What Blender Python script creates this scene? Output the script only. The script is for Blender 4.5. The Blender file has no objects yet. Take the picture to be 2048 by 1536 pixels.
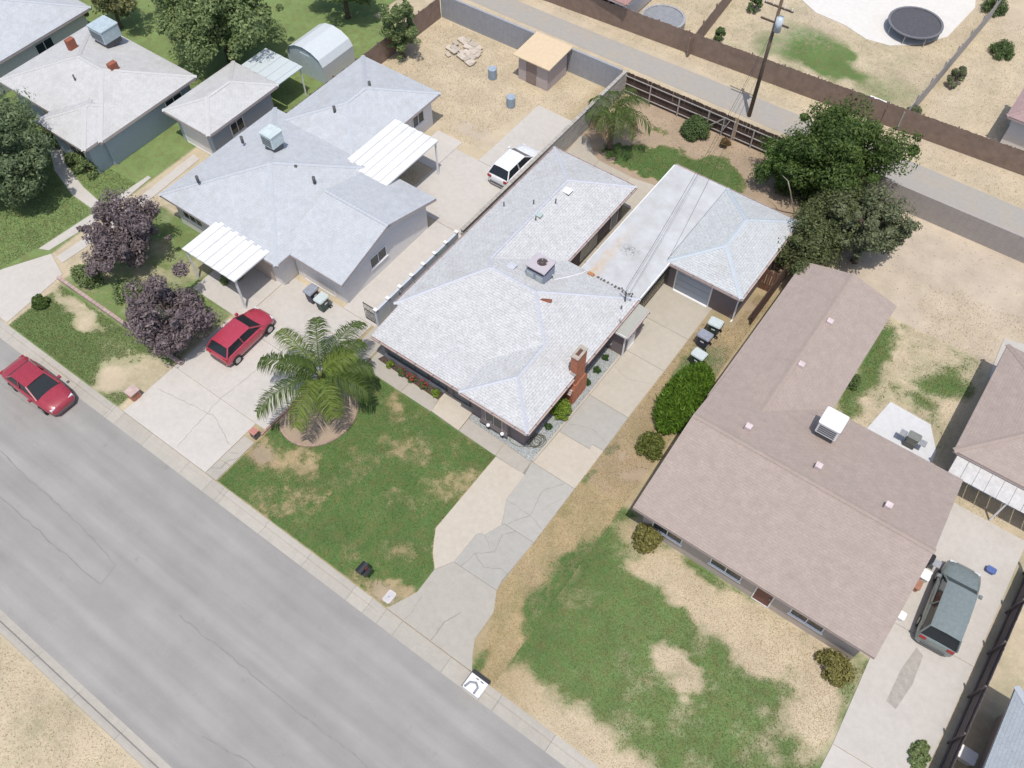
import bpy, math, random
import numpy as np
from mathutils import Vector, Matrix
R = math.radians
random.seed(7)
rng = np.random.default_rng(11)
scene = bpy.context.scene
col = scene.collection

# ------------------------------------------------------------------ camera
# ground frame: x runs along the street, y runs away from it, z up, metres
PITCH, YAW = R(56.11), R(-35.964)
cp, sp, cy, sy = math.cos(PITCH), math.sin(PITCH), math.cos(YAW), math.sin(YAW)
def _row(a, b, c):
    return Vector((a * cy + b * sy, -a * sy + b * cy, c))
right = _row(1, 0, 0); down = _row(0, -sp, -cp); fwd = _row(0, cp, -sp)
cam_data = bpy.data.cameras.new('camera')
cam = bpy.data.objects.new('camera', cam_data)
col.objects.link(cam)
cam_data.sensor_width = 36
cam_data.lens = 1765.7 / 2048 * 36
cam_data.clip_end = 2000
mw = Matrix.Identity(4)
for i in range(3):
    mw[i][0] = right[i]; mw[i][1] = -down[i]; mw[i][2] = -fwd[i]
mw[0][3], mw[1][3], mw[2][3] = 12.74, -8.1, 42.0
cam.matrix_world = mw
scene.camera = cam

# ------------------------------------------------------------------ light
SUN = Vector((0.20, -0.26, 1.0)).normalized()
world = bpy.data.worlds.new('World'); scene.world = world; world.use_nodes = True
wn = world.node_tree
sky = wn.nodes.new('ShaderNodeTexSky'); sky.sky_type = 'NISHITA'; sky.sun_disc = False
sky.sun_elevation = math.asin(SUN.z); sky.sun_rotation = math.atan2(SUN.x, SUN.y)
sky.air_density = 1.0; sky.dust_density = 2.0; sky.ozone_density = 1.0
bg = wn.nodes['Background']; bg.inputs['Strength'].default_value = 0.148
wn.links.new(sky.outputs[0], bg.inputs['Color'])
sun_data = bpy.data.lights.new('sun', 'SUN'); sun_data.energy = 3.4; sun_data.angle = R(0.55)
sun_data.color = (1.0, 0.95, 0.875)
sun = bpy.data.objects.new('sun', sun_data); col.objects.link(sun)
sun.rotation_euler = SUN.to_track_quat('Z', 'Y').to_euler()
sun.location = (0, 0, 60)
scene.view_settings.view_transform = 'Standard'
scene.view_settings.look = 'None'
scene.view_settings.exposure = 0.0
scene.view_settings.gamma = 1
scene.view_settings.use_curve_mapping = False

# ------------------------------------------------------------------ helpers
ORG = {}
def link(o, parent=None):
    col.objects.link(o)
    if parent is not None:
        o.parent = parent; ORG[o.name] = ORG.get(parent.name, Vector((0, 0, 0)))
    return o
def tag(o, label=None, cat=None, group=None, kind=None):
    if label: o['label'] = label
    if cat: o['category'] = cat
    if group: o['group'] = group
    if kind: o['kind'] = kind
    return o
def thing(name, label, cat, loc=(0, 0, 0), group=None):
    o = bpy.data.objects.new(name, None); o.empty_display_size = 0.2
    col.objects.link(o); o.location = loc
    ORG[o.name] = Vector(loc)
    return tag(o, label, cat, group)
def copy_tree(o, parent=None):
    c = o.copy(); col.objects.link(c)
    if parent is not None: c.parent = parent
    for ch in list(o.children): copy_tree(ch, c)
    return c
def finish(name, me, mats, parent, smooth, org=None):
    for m in (mats if isinstance(mats, (list, tuple)) else [mats]): me.materials.append(m)
    if smooth: me.polygons.foreach_set('use_smooth', [True] * len(me.polygons))
    o = bpy.data.objects.new(name, me)
    if parent is not None:
        org = ORG.get(parent.name, Vector((0, 0, 0)))
        if org.length: me.transform(Matrix.Translation(-org))
    elif org is not None:
        me.transform(Matrix.Translation(-Vector(org))); o.location = org
    link(o, parent)
    if parent is None: ORG[o.name] = Vector(org) if org is not None else Vector((0, 0, 0))
    me.update()
    return o
class MB:
    def __init__(s): s.v = []; s.f = []; s.m = []; s.uv = {}
    def add(s, vs, fs, mi=0):
        b = len(s.v); s.v += [tuple(p) for p in vs]
        for f in fs: s.f.append(tuple(i + b for i in f)); s.m.append(mi)
        return s
    def box(s, x0, x1, y0, y1, z0, z1, mi=0):
        return s.add([(x0,y0,z0),(x1,y0,z0),(x1,y1,z0),(x0,y1,z0),(x0,y0,z1),(x1,y0,z1),(x1,y1,z1),(x0,y1,z1)],
                     [(3,2,1,0),(4,5,6,7),(0,1,5,4),(1,2,6,5),(2,3,7,6),(3,0,4,7)], mi)
    def prism(s, poly, z0, z1, mi=0):
        n = len(poly)
        ar = sum(poly[i][0]*poly[(i+1)%n][1]-poly[(i+1)%n][0]*poly[i][1] for i in range(n))
        if ar < 0: poly = poly[::-1]
        vs = [(p[0],p[1],z0) for p in poly] + [(p[0],p[1],z1) for p in poly]
        fs = [tuple(range(n-1,-1,-1)), tuple(range(n,2*n))] + [(i,(i+1)%n,n+(i+1)%n,n+i) for i in range(n)]
        return s.add(vs, fs, mi)
    def cyl(s, a, b, r0, r1=None, n=10, mi=0, caps=True):
        r1 = r0 if r1 is None else r1
        a, b = Vector(a), Vector(b); d = (b-a).normalized()
        u = d.orthogonal().normalized(); w = d.cross(u)
        vs = []
        for c, r in ((a,r0),(b,r1)):
            for i in range(n):
                t = 2*math.pi*i/n; vs.append(c+u*(r*math.cos(t))+w*(r*math.sin(t)))
        fs = [(i,(i+1)%n,n+(i+1)%n,n+i) for i in range(n)]
        if caps: fs += [tuple(range(n-1,-1,-1)), tuple(range(n,2*n))]
        return s.add(vs, fs, mi)
    def tube(s, pts, r, n=6, mi=0):
        pts = [Vector(p) for p in pts]; rs = r if isinstance(r, (list, tuple)) else [r]*len(pts)
        vs = []; u = None
        for k, p in enumerate(pts):
            d = (pts[min(k+1,len(pts)-1)]-pts[max(k-1,0)]).normalized()
            u = d.orthogonal().normalized() if u is None else (u-d*u.dot(d)).normalized()
            w = d.cross(u)
            for i in range(n):
                t = 2*math.pi*i/n; vs.append(p+u*(rs[k]*math.cos(t))+w*(rs[k]*math.sin(t)))
        fs = []
        for k in range(len(pts)-1):
            for i in range(n): fs.append((k*n+i,k*n+(i+1)%n,(k+1)*n+(i+1)%n,(k+1)*n+i))
        fs += [tuple(range(n-1,-1,-1)), tuple(range((len(pts)-1)*n,len(pts)*n))]
        return s.add(vs, fs, mi)
    def beam(s, a, b, w, h, mi=0):
        a, b = Vector(a), Vector(b); d = (b-a).normalized()
        sd = d.cross(Vector((0,0,1)))
        sd = Vector((1,0,0)) if sd.length < 1e-4 else sd.normalized()
        up = sd.cross(d)
        vs = [c+sd*(x*w/2)+up*(z*h/2) for c in (a,b) for x,z in ((-1,-1),(1,-1),(1,1),(-1,1))]
        return s.add(vs, [(0,1,2,3),(7,6,5,4),(0,4,5,1),(1,5,6,2),(2,6,7,3),(3,7,4,0)], mi)
    def build(s, name, mats, parent=None, smooth=False, org=None):
        me = bpy.data.meshes.new(name); me.from_pydata(s.v, [], s.f)
        if any(s.m): me.polygons.foreach_set('material_index', s.m)
        if parent is None and org is None and s.v:
            a = np.array(s.v); org = (float(a[:,0].mean()), float(a[:,1].mean()), float(a[:,2].min()))
        return finish(name, me, mats, parent, smooth, org)
def np_mesh(name, V, F, mats, parent=None, smooth=False, attrs=None, org=None):
    me = bpy.data.meshes.new(name)
    V = np.asarray(V, np.float32); F = np.asarray(F, np.int32); k = F.shape[1]
    me.vertices.add(len(V)); me.vertices.foreach_set('co', V.ravel())
    me.loops.add(F.size); me.loops.foreach_set('vertex_index', F.ravel())
    me.polygons.add(len(F)); me.polygons.foreach_set('loop_start', np.arange(0, F.size, k, dtype=np.int32))
    me.polygons.foreach_set('loop_total', np.full(len(F), k, np.int32))
    me.update(calc_edges=True); me.validate()
    for an, av in (attrs or {}).items():
        a = me.attributes.new(an, 'FLOAT', 'POINT'); a.data.foreach_set('value', np.asarray(av, np.float32))
    return finish(name, me, mats, parent, smooth, org)

# value noise for ground patches
_L = np.random.default_rng(3).random((256, 256))
def vnoise(x, y):
    xi = np.floor(x).astype(int); yi = np.floor(y).astype(int); fx = x-xi; fy = y-yi
    fx = fx*fx*(3-2*fx); fy = fy*fy*(3-2*fy)
    g = lambda a, b: _L[a % 256, b % 256]
    return (g(xi,yi)*(1-fx)+g(xi+1,yi)*fx)*(1-fy)+(g(xi,yi+1)*(1-fx)+g(xi+1,yi+1)*fx)*fy
def fbm(x, y, sc, o=4):
    t = 0; a = .5; n = 0
    for i in range(o):
        t = t+a*vnoise(x*sc+17.3*i, y*sc+5.7*i); n += a; a *= .55; sc *= 2.1
    return t/n

# ------------------------------------------------------------------ materials
MATS = {}
def new_mat(name):
    m = bpy.data.materials.new(name); m.use_nodes = True
    nt = m.node_tree; b = nt.nodes['Principled BSDF']
    return m, nt, b
def nd(nt, t, **kw):
    n = nt.nodes.new(t)
    for k, v in kw.items():
        if k in n.inputs: n.inputs[k].default_value = v
        else: setattr(n, k, v)
    return n
def ramp(nt, fac, c0, c1, p0=0.3, p1=0.7):
    r = nt.nodes.new('ShaderNodeValToRGB')
    r.color_ramp.elements[0].position = p0; r.color_ramp.elements[1].position = p1
    r.color_ramp.elements[0].color = (*c0, 1); r.color_ramp.elements[1].color = (*c1, 1)
    nt.links.new(fac, r.inputs[0]); return r.outputs[0]
def mix(nt, fac, a, b, mode='MIX'):
    m = nt.nodes.new('ShaderNodeMix'); m.data_type = 'RGBA'; m.blend_type = mode
    for sock, v in ((0, fac), (6, a), (7, b)):
        if isinstance(v, (int, float)): m.inputs[sock].default_value = v
        elif isinstance(v, tuple): m.inputs[sock].default_value = (*v, 1)
        else: nt.links.new(v, m.inputs[sock])
    return m.outputs[2]
def coords(nt, kind='Object'):
    return nt.nodes.new('ShaderNodeTexCoord').outputs[kind]
def geo_pos(nt):
    return nt.nodes.new('ShaderNodeNewGeometry').outputs['Position']
def noise(nt, vec, scale, detail=4, rough=.6):
    n = nd(nt, 'ShaderNodeTexNoise', Scale=scale, Detail=detail, Roughness=rough)
    nt.links.new(vec, n.inputs['Vector']); return n.outputs['Fac']
def bump(nt, b, h, strength=.3, dist=.02):
    n = nd(nt, 'ShaderNodeBump', Strength=strength, Distance=dist)
    nt.links.new(h, n.inputs['Height']); nt.links.new(n.outputs[0], b.inputs['Normal'])
def darker(c, k): return tuple(x*k for x in c)
def plain(name, c, rough=.75, var=.25, scale=4., fine=40., bmp=.15, metal=0., rnd=0.):
    """painted / plain surface with uneven tone, fine grain and a little relief"""
    if name in MATS: return MATS[name]
    m, nt, b = new_mat(name); p = geo_pos(nt)
    n1 = noise(nt, p, scale); n2 = noise(nt, p, fine, 3)
    c1 = ramp(nt, n1, darker(c, 1-var), tuple(min(1, x*(1+var*.6)) for x in c))
    c2 = mix(nt, .35, c1, ramp(nt, n2, darker(c, .7), tuple(min(1, x*1.25) for x in c)))
    if rnd:
        oi = nt.nodes.new('ShaderNodeObjectInfo')
        mr = nd(nt, 'ShaderNodeMapRange'); mr.inputs[3].default_value = 1-rnd; mr.inputs[4].default_value = 1+rnd
        nt.links.new(oi.outputs['Random'], mr.inputs[0])
        cc = nt.nodes.new('ShaderNodeCombineColor')
        for i in range(3): nt.links.new(mr.outputs[0], cc.inputs[i])
        c2 = mix(nt, 1.0, c2, cc.outputs[0], 'MULTIPLY')
    nt.links.new(c2, b.inputs['Base Color'])
    b.inputs['Roughness'].default_value = rough; b.inputs['Metallic'].default_value = metal
    if bmp: bump(nt, b, n2, bmp, .01)
    MATS[name] = m; return m
def glossy(name, c, rough=.2, metal=0., coat=0., spec=.5):
    if name in MATS: return MATS[name]
    m, nt, b = new_mat(name); p = geo_pos(nt)
    n = noise(nt, p, 6.)
    nt.links.new(ramp(nt, n, darker(c, .85), tuple(min(1, x*1.08) for x in c)), b.inputs['Base Color'])
    b.inputs['Roughness'].default_value = rough; b.inputs['Metallic'].default_value = metal
    b.inputs['Coat Weight'].default_value = coat; b.inputs['Specular IOR Level'].default_value = spec
    MATS[name] = m; return m
def shingle(name, c, line=.55, var=.12, stain=(0.30, 0.27, 0.22), stain_amt=.20):
    """asphalt shingle courses laid along each roof plane (uv in metres)"""
    if name in MATS: return MATS[name]
    m, nt, b = new_mat(name); uv = coords(nt, 'UV'); p = geo_pos(nt)
    br = nd(nt, 'ShaderNodeTexBrick', Scale=1.0, Bias=0.0)
    br.inputs['Mortar Size'].default_value = .011; br.inputs['Mortar Smooth'].default_value = .3
    br.inputs['Brick Width'].default_value = .31; br.inputs['Row Height'].default_value = .145
    br.offset = .37; br.offset_frequency = 2; br.squash = 1.0
    nt.links.new(uv, br.inputs['Vector'])
    br.inputs['Color1'].default_value = (*darker(c, 1-var), 1); br.inputs['Color2'].default_value = (*c, 1)
    nt.links.new(ramp(nt, noise(nt, p, 7, 3, .7), darker(c, 1-line), darker(c, .97), .42, .62), br.inputs['Mortar'])  # shadow lines under the shingle tabs, painted as broken dark course lines
    n1 = noise(nt, p, .55, 5, .65); n2 = noise(nt, p, 45, 3)
    c1 = mix(nt, ramp(nt, n1, (0, 0, 0), (stain_amt,)*3, .52, .72), br.outputs['Color'], stain)
    n3 = noise(nt, p, 2.3, 4)
    c2 = mix(nt, .5, c1, mix(nt, 1.0, c1, ramp(nt, n3, (.82,)*3, (1.08,)*3), 'MULTIPLY'))
    c3 = mix(nt, .5, c2, mix(nt, 1.0, c2, ramp(nt, n2, (.72,)*3, (1.12,)*3), 'MULTIPLY'))
    nt.links.new(c3, b.inputs['Base Color']); b.inputs['Roughness'].default_value = .85
    sub = nt.nodes.new('ShaderNodeMath'); sub.operation = 'SUBTRACT'; sub.inputs[0].default_value = 1
    nt.links.new(br.outputs['Fac'], sub.inputs[1]); bump(nt, b, sub.outputs[0], .55, .012)
    MATS[name] = m; return m
def concrete(name, c, stain=(.30, .27, .23), amt=.35):
    if name in MATS: return MATS[name]
    m, nt, b = new_mat(name); p = geo_pos(nt)
    n1 = noise(nt, p, .7, 6, .65); n2 = noise(nt, p, 30, 4, .7); n3 = noise(nt, p, 3.2, 5, .6)
    c1 = mix(nt, ramp(nt, n1, (0,)*3, (amt,)*3, .45, .78), c, stain)
    c2 = mix(nt, .55, c1, mix(nt, 1.0, c1, ramp(nt, n3, (.86,)*3, (1.08,)*3, .25, .75), 'MULTIPLY'))
    c3 = mix(nt, .55, c2, mix(nt, 1.0, c2, ramp(nt, n2, (.72,)*3, (1.16,)*3), 'MULTIPLY'))
    oi = nt.nodes.new('ShaderNodeObjectInfo')
    c4 = mix(nt, 1.0, c3, ramp(nt, oi.outputs['Random'], (.94,)*3, (1.05,)*3, 0, 1), 'MULTIPLY')
    nt.links.new(c4, b.inputs['Base Color']); b.inputs['Roughness'].default_value = .9
    bump(nt, b, n2, .2, .008); MATS[name] = m; return m
def leafmat(name, c0, c1, trans=.25, extra=None):
    if name in MATS: return MATS[name]
    m, nt, b = new_mat(name)
    g = nt.nodes.new('ShaderNodeNewGeometry')
    c = ramp(nt, g.outputs['Random Per Island'], c0, c1, 0, 1)
    if extra:
        n = noise(nt, g.outputs['Position'], 1.3, 3)
        c = mix(nt, ramp(nt, n, (0,)*3, (.7,)*3, .45, .62), c, extra)
    nt.links.new(c, b.inputs['Base Color']); b.inputs['Roughness'].default_value = .55
    b.inputs['Specular IOR Level'].default_value = .3
    tr = nt.nodes.new('ShaderNodeBsdfTranslucent'); nt.links.new(c, tr.inputs['Color'])
    mx = nt.nodes.new('ShaderNodeMixShader'); mx.inputs[0].default_value = trans
    nt.links.new(b.outputs[0], mx.inputs[1]); nt.links.new(tr.outputs[0], mx.inputs[2])
    nt.links.new(mx.outputs[0], nt.nodes['Material Output'].inputs[0])
    MATS[name] = m; return m
def brickmat(name, c1, c2, mortar, bw=.21, rh=.075, ms=.012):
    if name in MATS: return MATS[name]
    m, nt, b = new_mat(name); p = geo_pos(nt)
    g = nt.nodes.new('ShaderNodeNewGeometry')
    n = noise(nt, p, 25, 3)
    c = mix(nt, .4, ramp(nt, g.outputs['Random Per Island'], c1, c2, 0, 1), ramp(nt, n, darker(c1, .7), tuple(x*1.2 for x in c2)))
    nt.links.new(c, b.inputs['Base Color']); b.inputs['Roughness'].default_value = .9
    bump(nt, b, n, .3, .01); MATS[name] = m; return m
def ground_mat():
    m, nt, b = new_mat('yard_ground'); p = geo_pos(nt)
    ag = nd(nt, 'ShaderNodeAttribute', attribute_name='green').outputs['Fac']
    as_ = nd(nt, 'ShaderNodeAttribute', attribute_name='soil').outputs['Fac']
    al = nd(nt, 'ShaderNodeAttribute', attribute_name='lush').outputs['Fac']
    nf = noise(nt, p, 26, 5, .75); nm = noise(nt, p, 5.5, 5, .7); nv = noise(nt, p, 70, 2, .6)
    gd = ramp(nt, nf, (.058, .115, .034), (.145, .225, .075), .3, .72)
    gl = ramp(nt, nf, (.135, .205, .070), (.26, .345, .140), .3, .72)
    green = mix(nt, al, gd, gl)
    olive = ramp(nt, nf, (.12, .12, .045), (.24, .225, .10), .3, .72)
    nq = noise(nt, p, 1.9, 5, .7)
    green = mix(nt, ramp(nt, nq, (0,)*3, (.75,)*3, .44, .68), green, olive)
    straw = ramp(nt, nf, (.27, .205, .115), (.53, .425, .265), .28, .72)
    straw = mix(nt, ramp(nt, nm, (0,)*3, (.55,)*3, .5, .75), straw, (.35, .245, .15))
    pale = nd(nt, 'ShaderNodeAttribute', attribute_name='pale').outputs['Fac']
    straw = mix(nt, pale, straw, ramp(nt, nf, (.40, .33, .225), (.62, .53, .39), .28, .72))
    soil = ramp(nt, nf, (.30, .225, .16), (.46, .365, .27), .28, .75)
    soil = mix(nt, pale, soil, ramp(nt, nf, (.41, .345, .27), (.58, .50, .405), .28, .75))
    def thr(a, sp=.6, lo=.0, hi=.85):
        s = nt.nodes.new('ShaderNodeMath'); s.operation = 'MULTIPLY_ADD'; s.inputs[1].default_value = sp
        nt.links.new(nm, s.inputs[0]); s.inputs[2].default_value = -.5*sp-.3
        s4 = nt.nodes.new('ShaderNodeMath'); s4.operation = 'MULTIPLY_ADD'; s4.inputs[1].default_value = .75; s4.inputs[2].default_value = -.375
        nt.links.new(nq, s4.inputs[0])
        s5 = nt.nodes.new('ShaderNodeMath'); s5.operation = 'ADD'; nt.links.new(s4.outputs[0], s5.inputs[0]); nt.links.new(s.outputs[0], s5.inputs[1])
        s2 = nt.nodes.new('ShaderNodeMath'); s2.operation = 'ADD'
        nt.links.new(s5.outputs[0], s2.inputs[0]); nt.links.new(a, s2.inputs[1])
        s3 = nt.nodes.new('ShaderNodeMath'); s3.operation = 'MULTIPLY_ADD'; s3.inputs[1].default_value = .6
        nt.links.new(nf, s3.inputs[0]); nt.links.new(s2.outputs[0], s3.inputs[2])
        r = nd(nt, 'ShaderNodeMapRange'); r.inputs[1].default_value = lo; r.inputs[2].default_value = hi
        nt.links.new(s3.outputs[0], r.inputs[0]); return r.outputs[0]
    c = mix(nt, thr(ag), straw, green)
    c = mix(nt, thr(as_, .5, .3, .9), c, soil)
    c = mix(nt, 1.0, c, ramp(nt, noise(nt, p, .45, 5, .65), (.84,)*3, (1.12,)*3, .3, .7), 'MULTIPLY')
    c = mix(nt, .4, c, mix(nt, 1.0, c, ramp(nt, nv, (.6,)*3, (1.3,)*3), 'MULTIPLY'))
    nt.links.new(c, b.inputs['Base Color']); b.inputs['Roughness'].default_value = .95
    b.inputs['Specular IOR Level'].default_value = .1
    bump(nt, b, nf, .5, .03); return m
M_GROUND = ground_mat()
M_WALL = plain('mauve_stucco', (.20, .165, .165), .9, .1, 2, 60, .3)
M_TRIM = plain('pinkish_trim', (.50, .40, .37), .7, .15, 3, 30, .1)
M_WHITE = plain('white_paint', (.78, .78, .78), .6, .06, 3, 30, .05)
M_ROOF = shingle('white_coated_shingle', (.585, .59, .592), .58, .10)
M_CAP = plain('white_ridge_cap', (.50, .515, .56), .85, .15, 6, 40, .2)
M_FLAT = None
M_DARK = plain('dark_gap', (.02, .02, .022), .9, .2)
M_GLASS = glossy('window_glass', (.035, .045, .055), .06, 0, 0, .6)
M_SCREEN = plain('window_screen', (.15, .17, .19), .5, .1, 2, 80, .1)
M_CONC = concrete('old_grey_concrete', (.425, .395, .345), (.32, .295, .26))
M_CREAM = concrete('cream_concrete', (.50, .45, .375), (.41, .335, .255), .35)
M_DRIVE = concrete('driveway_concrete', (.46, .42, .35), (.36, .32, .265), .38)
M_GREYC = concrete('cool_grey_concrete', (.405, .39, .355), (.335, .32, .29), .4)
M_PALE = concrete('pale_neighbour_concrete', (.52, .49, .45), (.40, .37, .335), .35)
M_CRACK = plain('crack_dark', (.235, .22, .195), .95, .3)  # dark tone of the pavement cracks
M_WOOD = plain('weathered_fence_wood', (.085, .055, .043), .9, .3, 3, 50, .4, 0, .22)
M_WOODP = plain('faded_brown_fence', (.24, .175, .14), .9, .3, 2, 30, .3)
M_GALV = plain('galvanised_steel', (.48, .48, .48), .45, .12, 6, 40, .05, .6)
M_BLOCK = plain('grey_block', (.40, .375, .34), .92, .18, 3, 45, .4, 0, .09)
M_IRON = plain('black_iron', (.02, .02, .022), .5, .2)
M_RED = brickmat('chimney_brick', (.32, .105, .058), (.47, .20, .115), (.4, .36, .32))
M_MORTAR = plain('mortar', (.40, .33, .29), .95, .15)
M_BARK = plain('bark', (.13, .095, .07), .95, .35, 5, 25, .6)
M_RUBBER = plain('rubber', (.018, .018, .018), .8, .2)
M_PIPE = plain('dark_pipe', (.10, .10, .10), .6, .2)

def flat_roof_mat():
    """rolled white roofing with seams, a rust run and soot marks"""
    m, nt, b = new_mat('white_roll_roofing'); p = geo_pos(nt)
    n1 = noise(nt, p, .9, 6, .65); n2 = noise(nt, p, 40, 3)
    c = ramp(nt, n1, (.43, .43, .425), (.53, .54, .55), .3, .65)
    sep = nt.nodes.new('ShaderNodeSeparateXYZ'); nt.links.new(p, sep.inputs[0])
    def m2(op, a, b_):
        n = nt.nodes.new('ShaderNodeMath'); n.operation = op
        for i, v in enumerate((a, b_)):
            if isinstance(v, (int, float)): n.inputs[i].default_value = v
            else: nt.links.new(v, n.inputs[i])
        return n.outputs[0]
    # seams every metre across x
    fr = m2('FRACT', m2('ADD', sep.outputs[0], 50.2), 0.0)
    seam = m2('LESS_THAN', fr, .02)
    c = mix(nt, m2('MULTIPLY', seam, .28), c, (.36, .36, .37))
    # rust run starting at the house eave
    wob = m2('MULTIPLY', m2('SUBTRACT', noise(nt, p, 1.6, 3), .5), .9)
    dx = m2('ABSOLUTE', m2('SUBTRACT', m2('ADD', sep.outputs[0], wob), -3.55), 0)
    dy = m2('SUBTRACT', sep.outputs[1], 22.3)
    w = m2('SUBTRACT', 1.0, m2('MULTIPLY', dx, 2.2)); w = m2('MAXIMUM', w, 0.0)
    f = m2('MAXIMUM', m2('SUBTRACT', 1.0, m2('MULTIPLY', dy, .19)), 0.0)
    nn = ramp(nt, noise(nt, p, 5, 4, .7), (.2,)*3, (1,)*3, .35, .65)
    rust = m2('MULTIPLY', m2('MULTIPLY', w, f), nn)
    c = mix(nt, m2('MINIMUM', m2('MULTIPLY', rust, .95), .7), c, (.52, .32, .12))
    # soot marks of a former vent
    ex = m2('MULTIPLY', m2('SUBTRACT', sep.outputs[0], -2.75), 1.15); ey = m2('MULTIPLY', m2('SUBTRACT', sep.outputs[1], 25.2), 1.7)
    d = m2('SQRT', m2('ADD', m2('MULTIPLY', ex, ex), m2('MULTIPLY', ey, ey)), 0)
    spot = m2('MULTIPLY', m2('MAXIMUM', m2('SUBTRACT', 1.0, d), 0), ramp(nt, noise(nt, p, 7, 4, .8), (0,)*3, (1.5,)*3, .45, .65))
    c = mix(nt, m2('MINIMUM', spot, .75), c, (.13, .125, .115))
    c = mix(nt, .4, c, mix(nt, 1.0, c, ramp(nt, n2, (.8,)*3, (1.1,)*3), 'MULTIPLY'))
    nt.links.new(c, b.inputs['Base Color']); b.inputs['Roughness'].default_value = .8
    bump(nt, b, n2, .15, .01); return m
M_FLAT = flat_roof_mat()
def asphalt_mat():
    m, nt, b = new_mat('worn_asphalt'); p = geo_pos(nt)
    n1 = noise(nt, p, .25, 6, .65); n2 = noise(nt, p, 60, 3, .7)
    mp = nt.nodes.new('ShaderNodeMapping'); mp.inputs['Scale'].default_value = (.12, 1.4, 1); nt.links.new(p, mp.inputs[0])
    n3 = noise(nt, mp.outputs[0], 1.0, 4, .6)
    c = ramp(nt, n1, (.285, .274, .258), (.345, .332, .313), .3, .7)
    c = mix(nt, .6, c, mix(nt, 1.0, c, ramp(nt, n3, (.85,)*3, (1.1,)*3), 'MULTIPLY'))
    c = mix(nt, .6, c, mix(nt, 1.0, c, ramp(nt, n2, (.65,)*3, (1.25,)*3), 'MULTIPLY'))
    sep = nt.nodes.new('ShaderNodeSeparateXYZ'); nt.links.new(p, sep.inputs[0])
    wv = nt.nodes.new('ShaderNodeMath'); wv.operation = 'SINE'
    ml = nt.nodes.new('ShaderNodeMath'); ml.operation = 'MULTIPLY_ADD'; ml.inputs[1].default_value = 3.7; ml.inputs[2].default_value = 1.2
    nt.links.new(sep.outputs[1], ml.inputs[0]); nt.links.new(ml.outputs[0], wv.inputs[0])
    c = mix(nt, .8, c, mix(nt, 1.0, c, ramp(nt, wv.outputs[0], (.93,)*3, (1.03,)*3, 0, .9), 'MULTIPLY'))
    no = noise(nt, p, 1.1, 4, .75)
    c = mix(nt, ramp(nt, no, (0,)*3, (.45,)*3, .64, .78), c, (.17, .165, .155))
    nt.links.new(c, b.inputs['Base Color']); b.inputs['Roughness'].default_value = .9
    bump(nt, b, n2, .3, .01); return m
M_ASPH = asphalt_mat()

# ------------------------------------------------------------------ ground, street, pavements
def blob(X, Y, cx, cy, rx, ry=None, ang=0):
    ry = rx if ry is None else ry
    dx, dy = X-cx, Y-cy; c, s = math.cos(ang), math.sin(ang)
    d = ((dx*c+dy*s)/rx)**2+((-dx*s+dy*c)/ry)**2
    return np.clip(1.25-d*.75, 0, 1)
def inside(X, Y, poly):
    r = np.zeros(X.shape, bool); n = len(poly)
    for i in range(n):
        (x1, y1), (x2, y2) = poly[i], poly[(i+1) % n]
        with np.errstate(divide='ignore', invalid='ignore'):
            c = ((y1 > Y) != (y2 > Y)) & (X < (x2-x1)*(Y-y1)/((y2-y1) if y2 != y1 else 1e-9)+x1)
        r ^= c
    return r
def rect(X, Y, x0, x1, y0, y1): return (X > x0) & (X < x1) & (Y > y0) & (Y < y1)
def grid(x0, x1, y0, y1, st, z, name, field, zfun=None):
    nx, ny = int((x1-x0)/st)+1, int((y1-y0)/st)+1
    X, Y = np.meshgrid(np.linspace(x0, x1, nx), np.linspace(y0, y1, ny))
    Z = np.full(X.shape, z)
    V = np.stack([X, Y, Z], -1).reshape(-1, 3)
    i = np.arange(nx*ny).reshape(ny, nx)
    F = np.stack([i[:-1, :-1], i[:-1, 1:], i[1:, 1:], i[1:, :-1]], -1).reshape(-1, 4)
    g, s, l = field(X, Y); pl = np.full(X.shape, 0.) if name == 'lot_ground' else np.clip(np.maximum(np.maximum((X-5.3)/3.5, (-12.9-X)/2), np.maximum((Y-40.7)/2.5, -Y)), 0, 1)  # pl: washed-out veil outside the lot, put into the ground colour
    o = np_mesh(name, V, F, M_GROUND, None, False, {'green': g.ravel(), 'soil': s.ravel(), 'lush': l.ravel(), 'pale': pl.ravel()})
    return tag(o, kind='structure')
LAWN = [(-12.9,.5),(-1.05,.5),(-.36,1.94),(-.4,3.37),(-1.03,4.0),(-1.76,5.17),(-1.76,10.5),(-11.6,10.6),(-12.9,9)]
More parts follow.
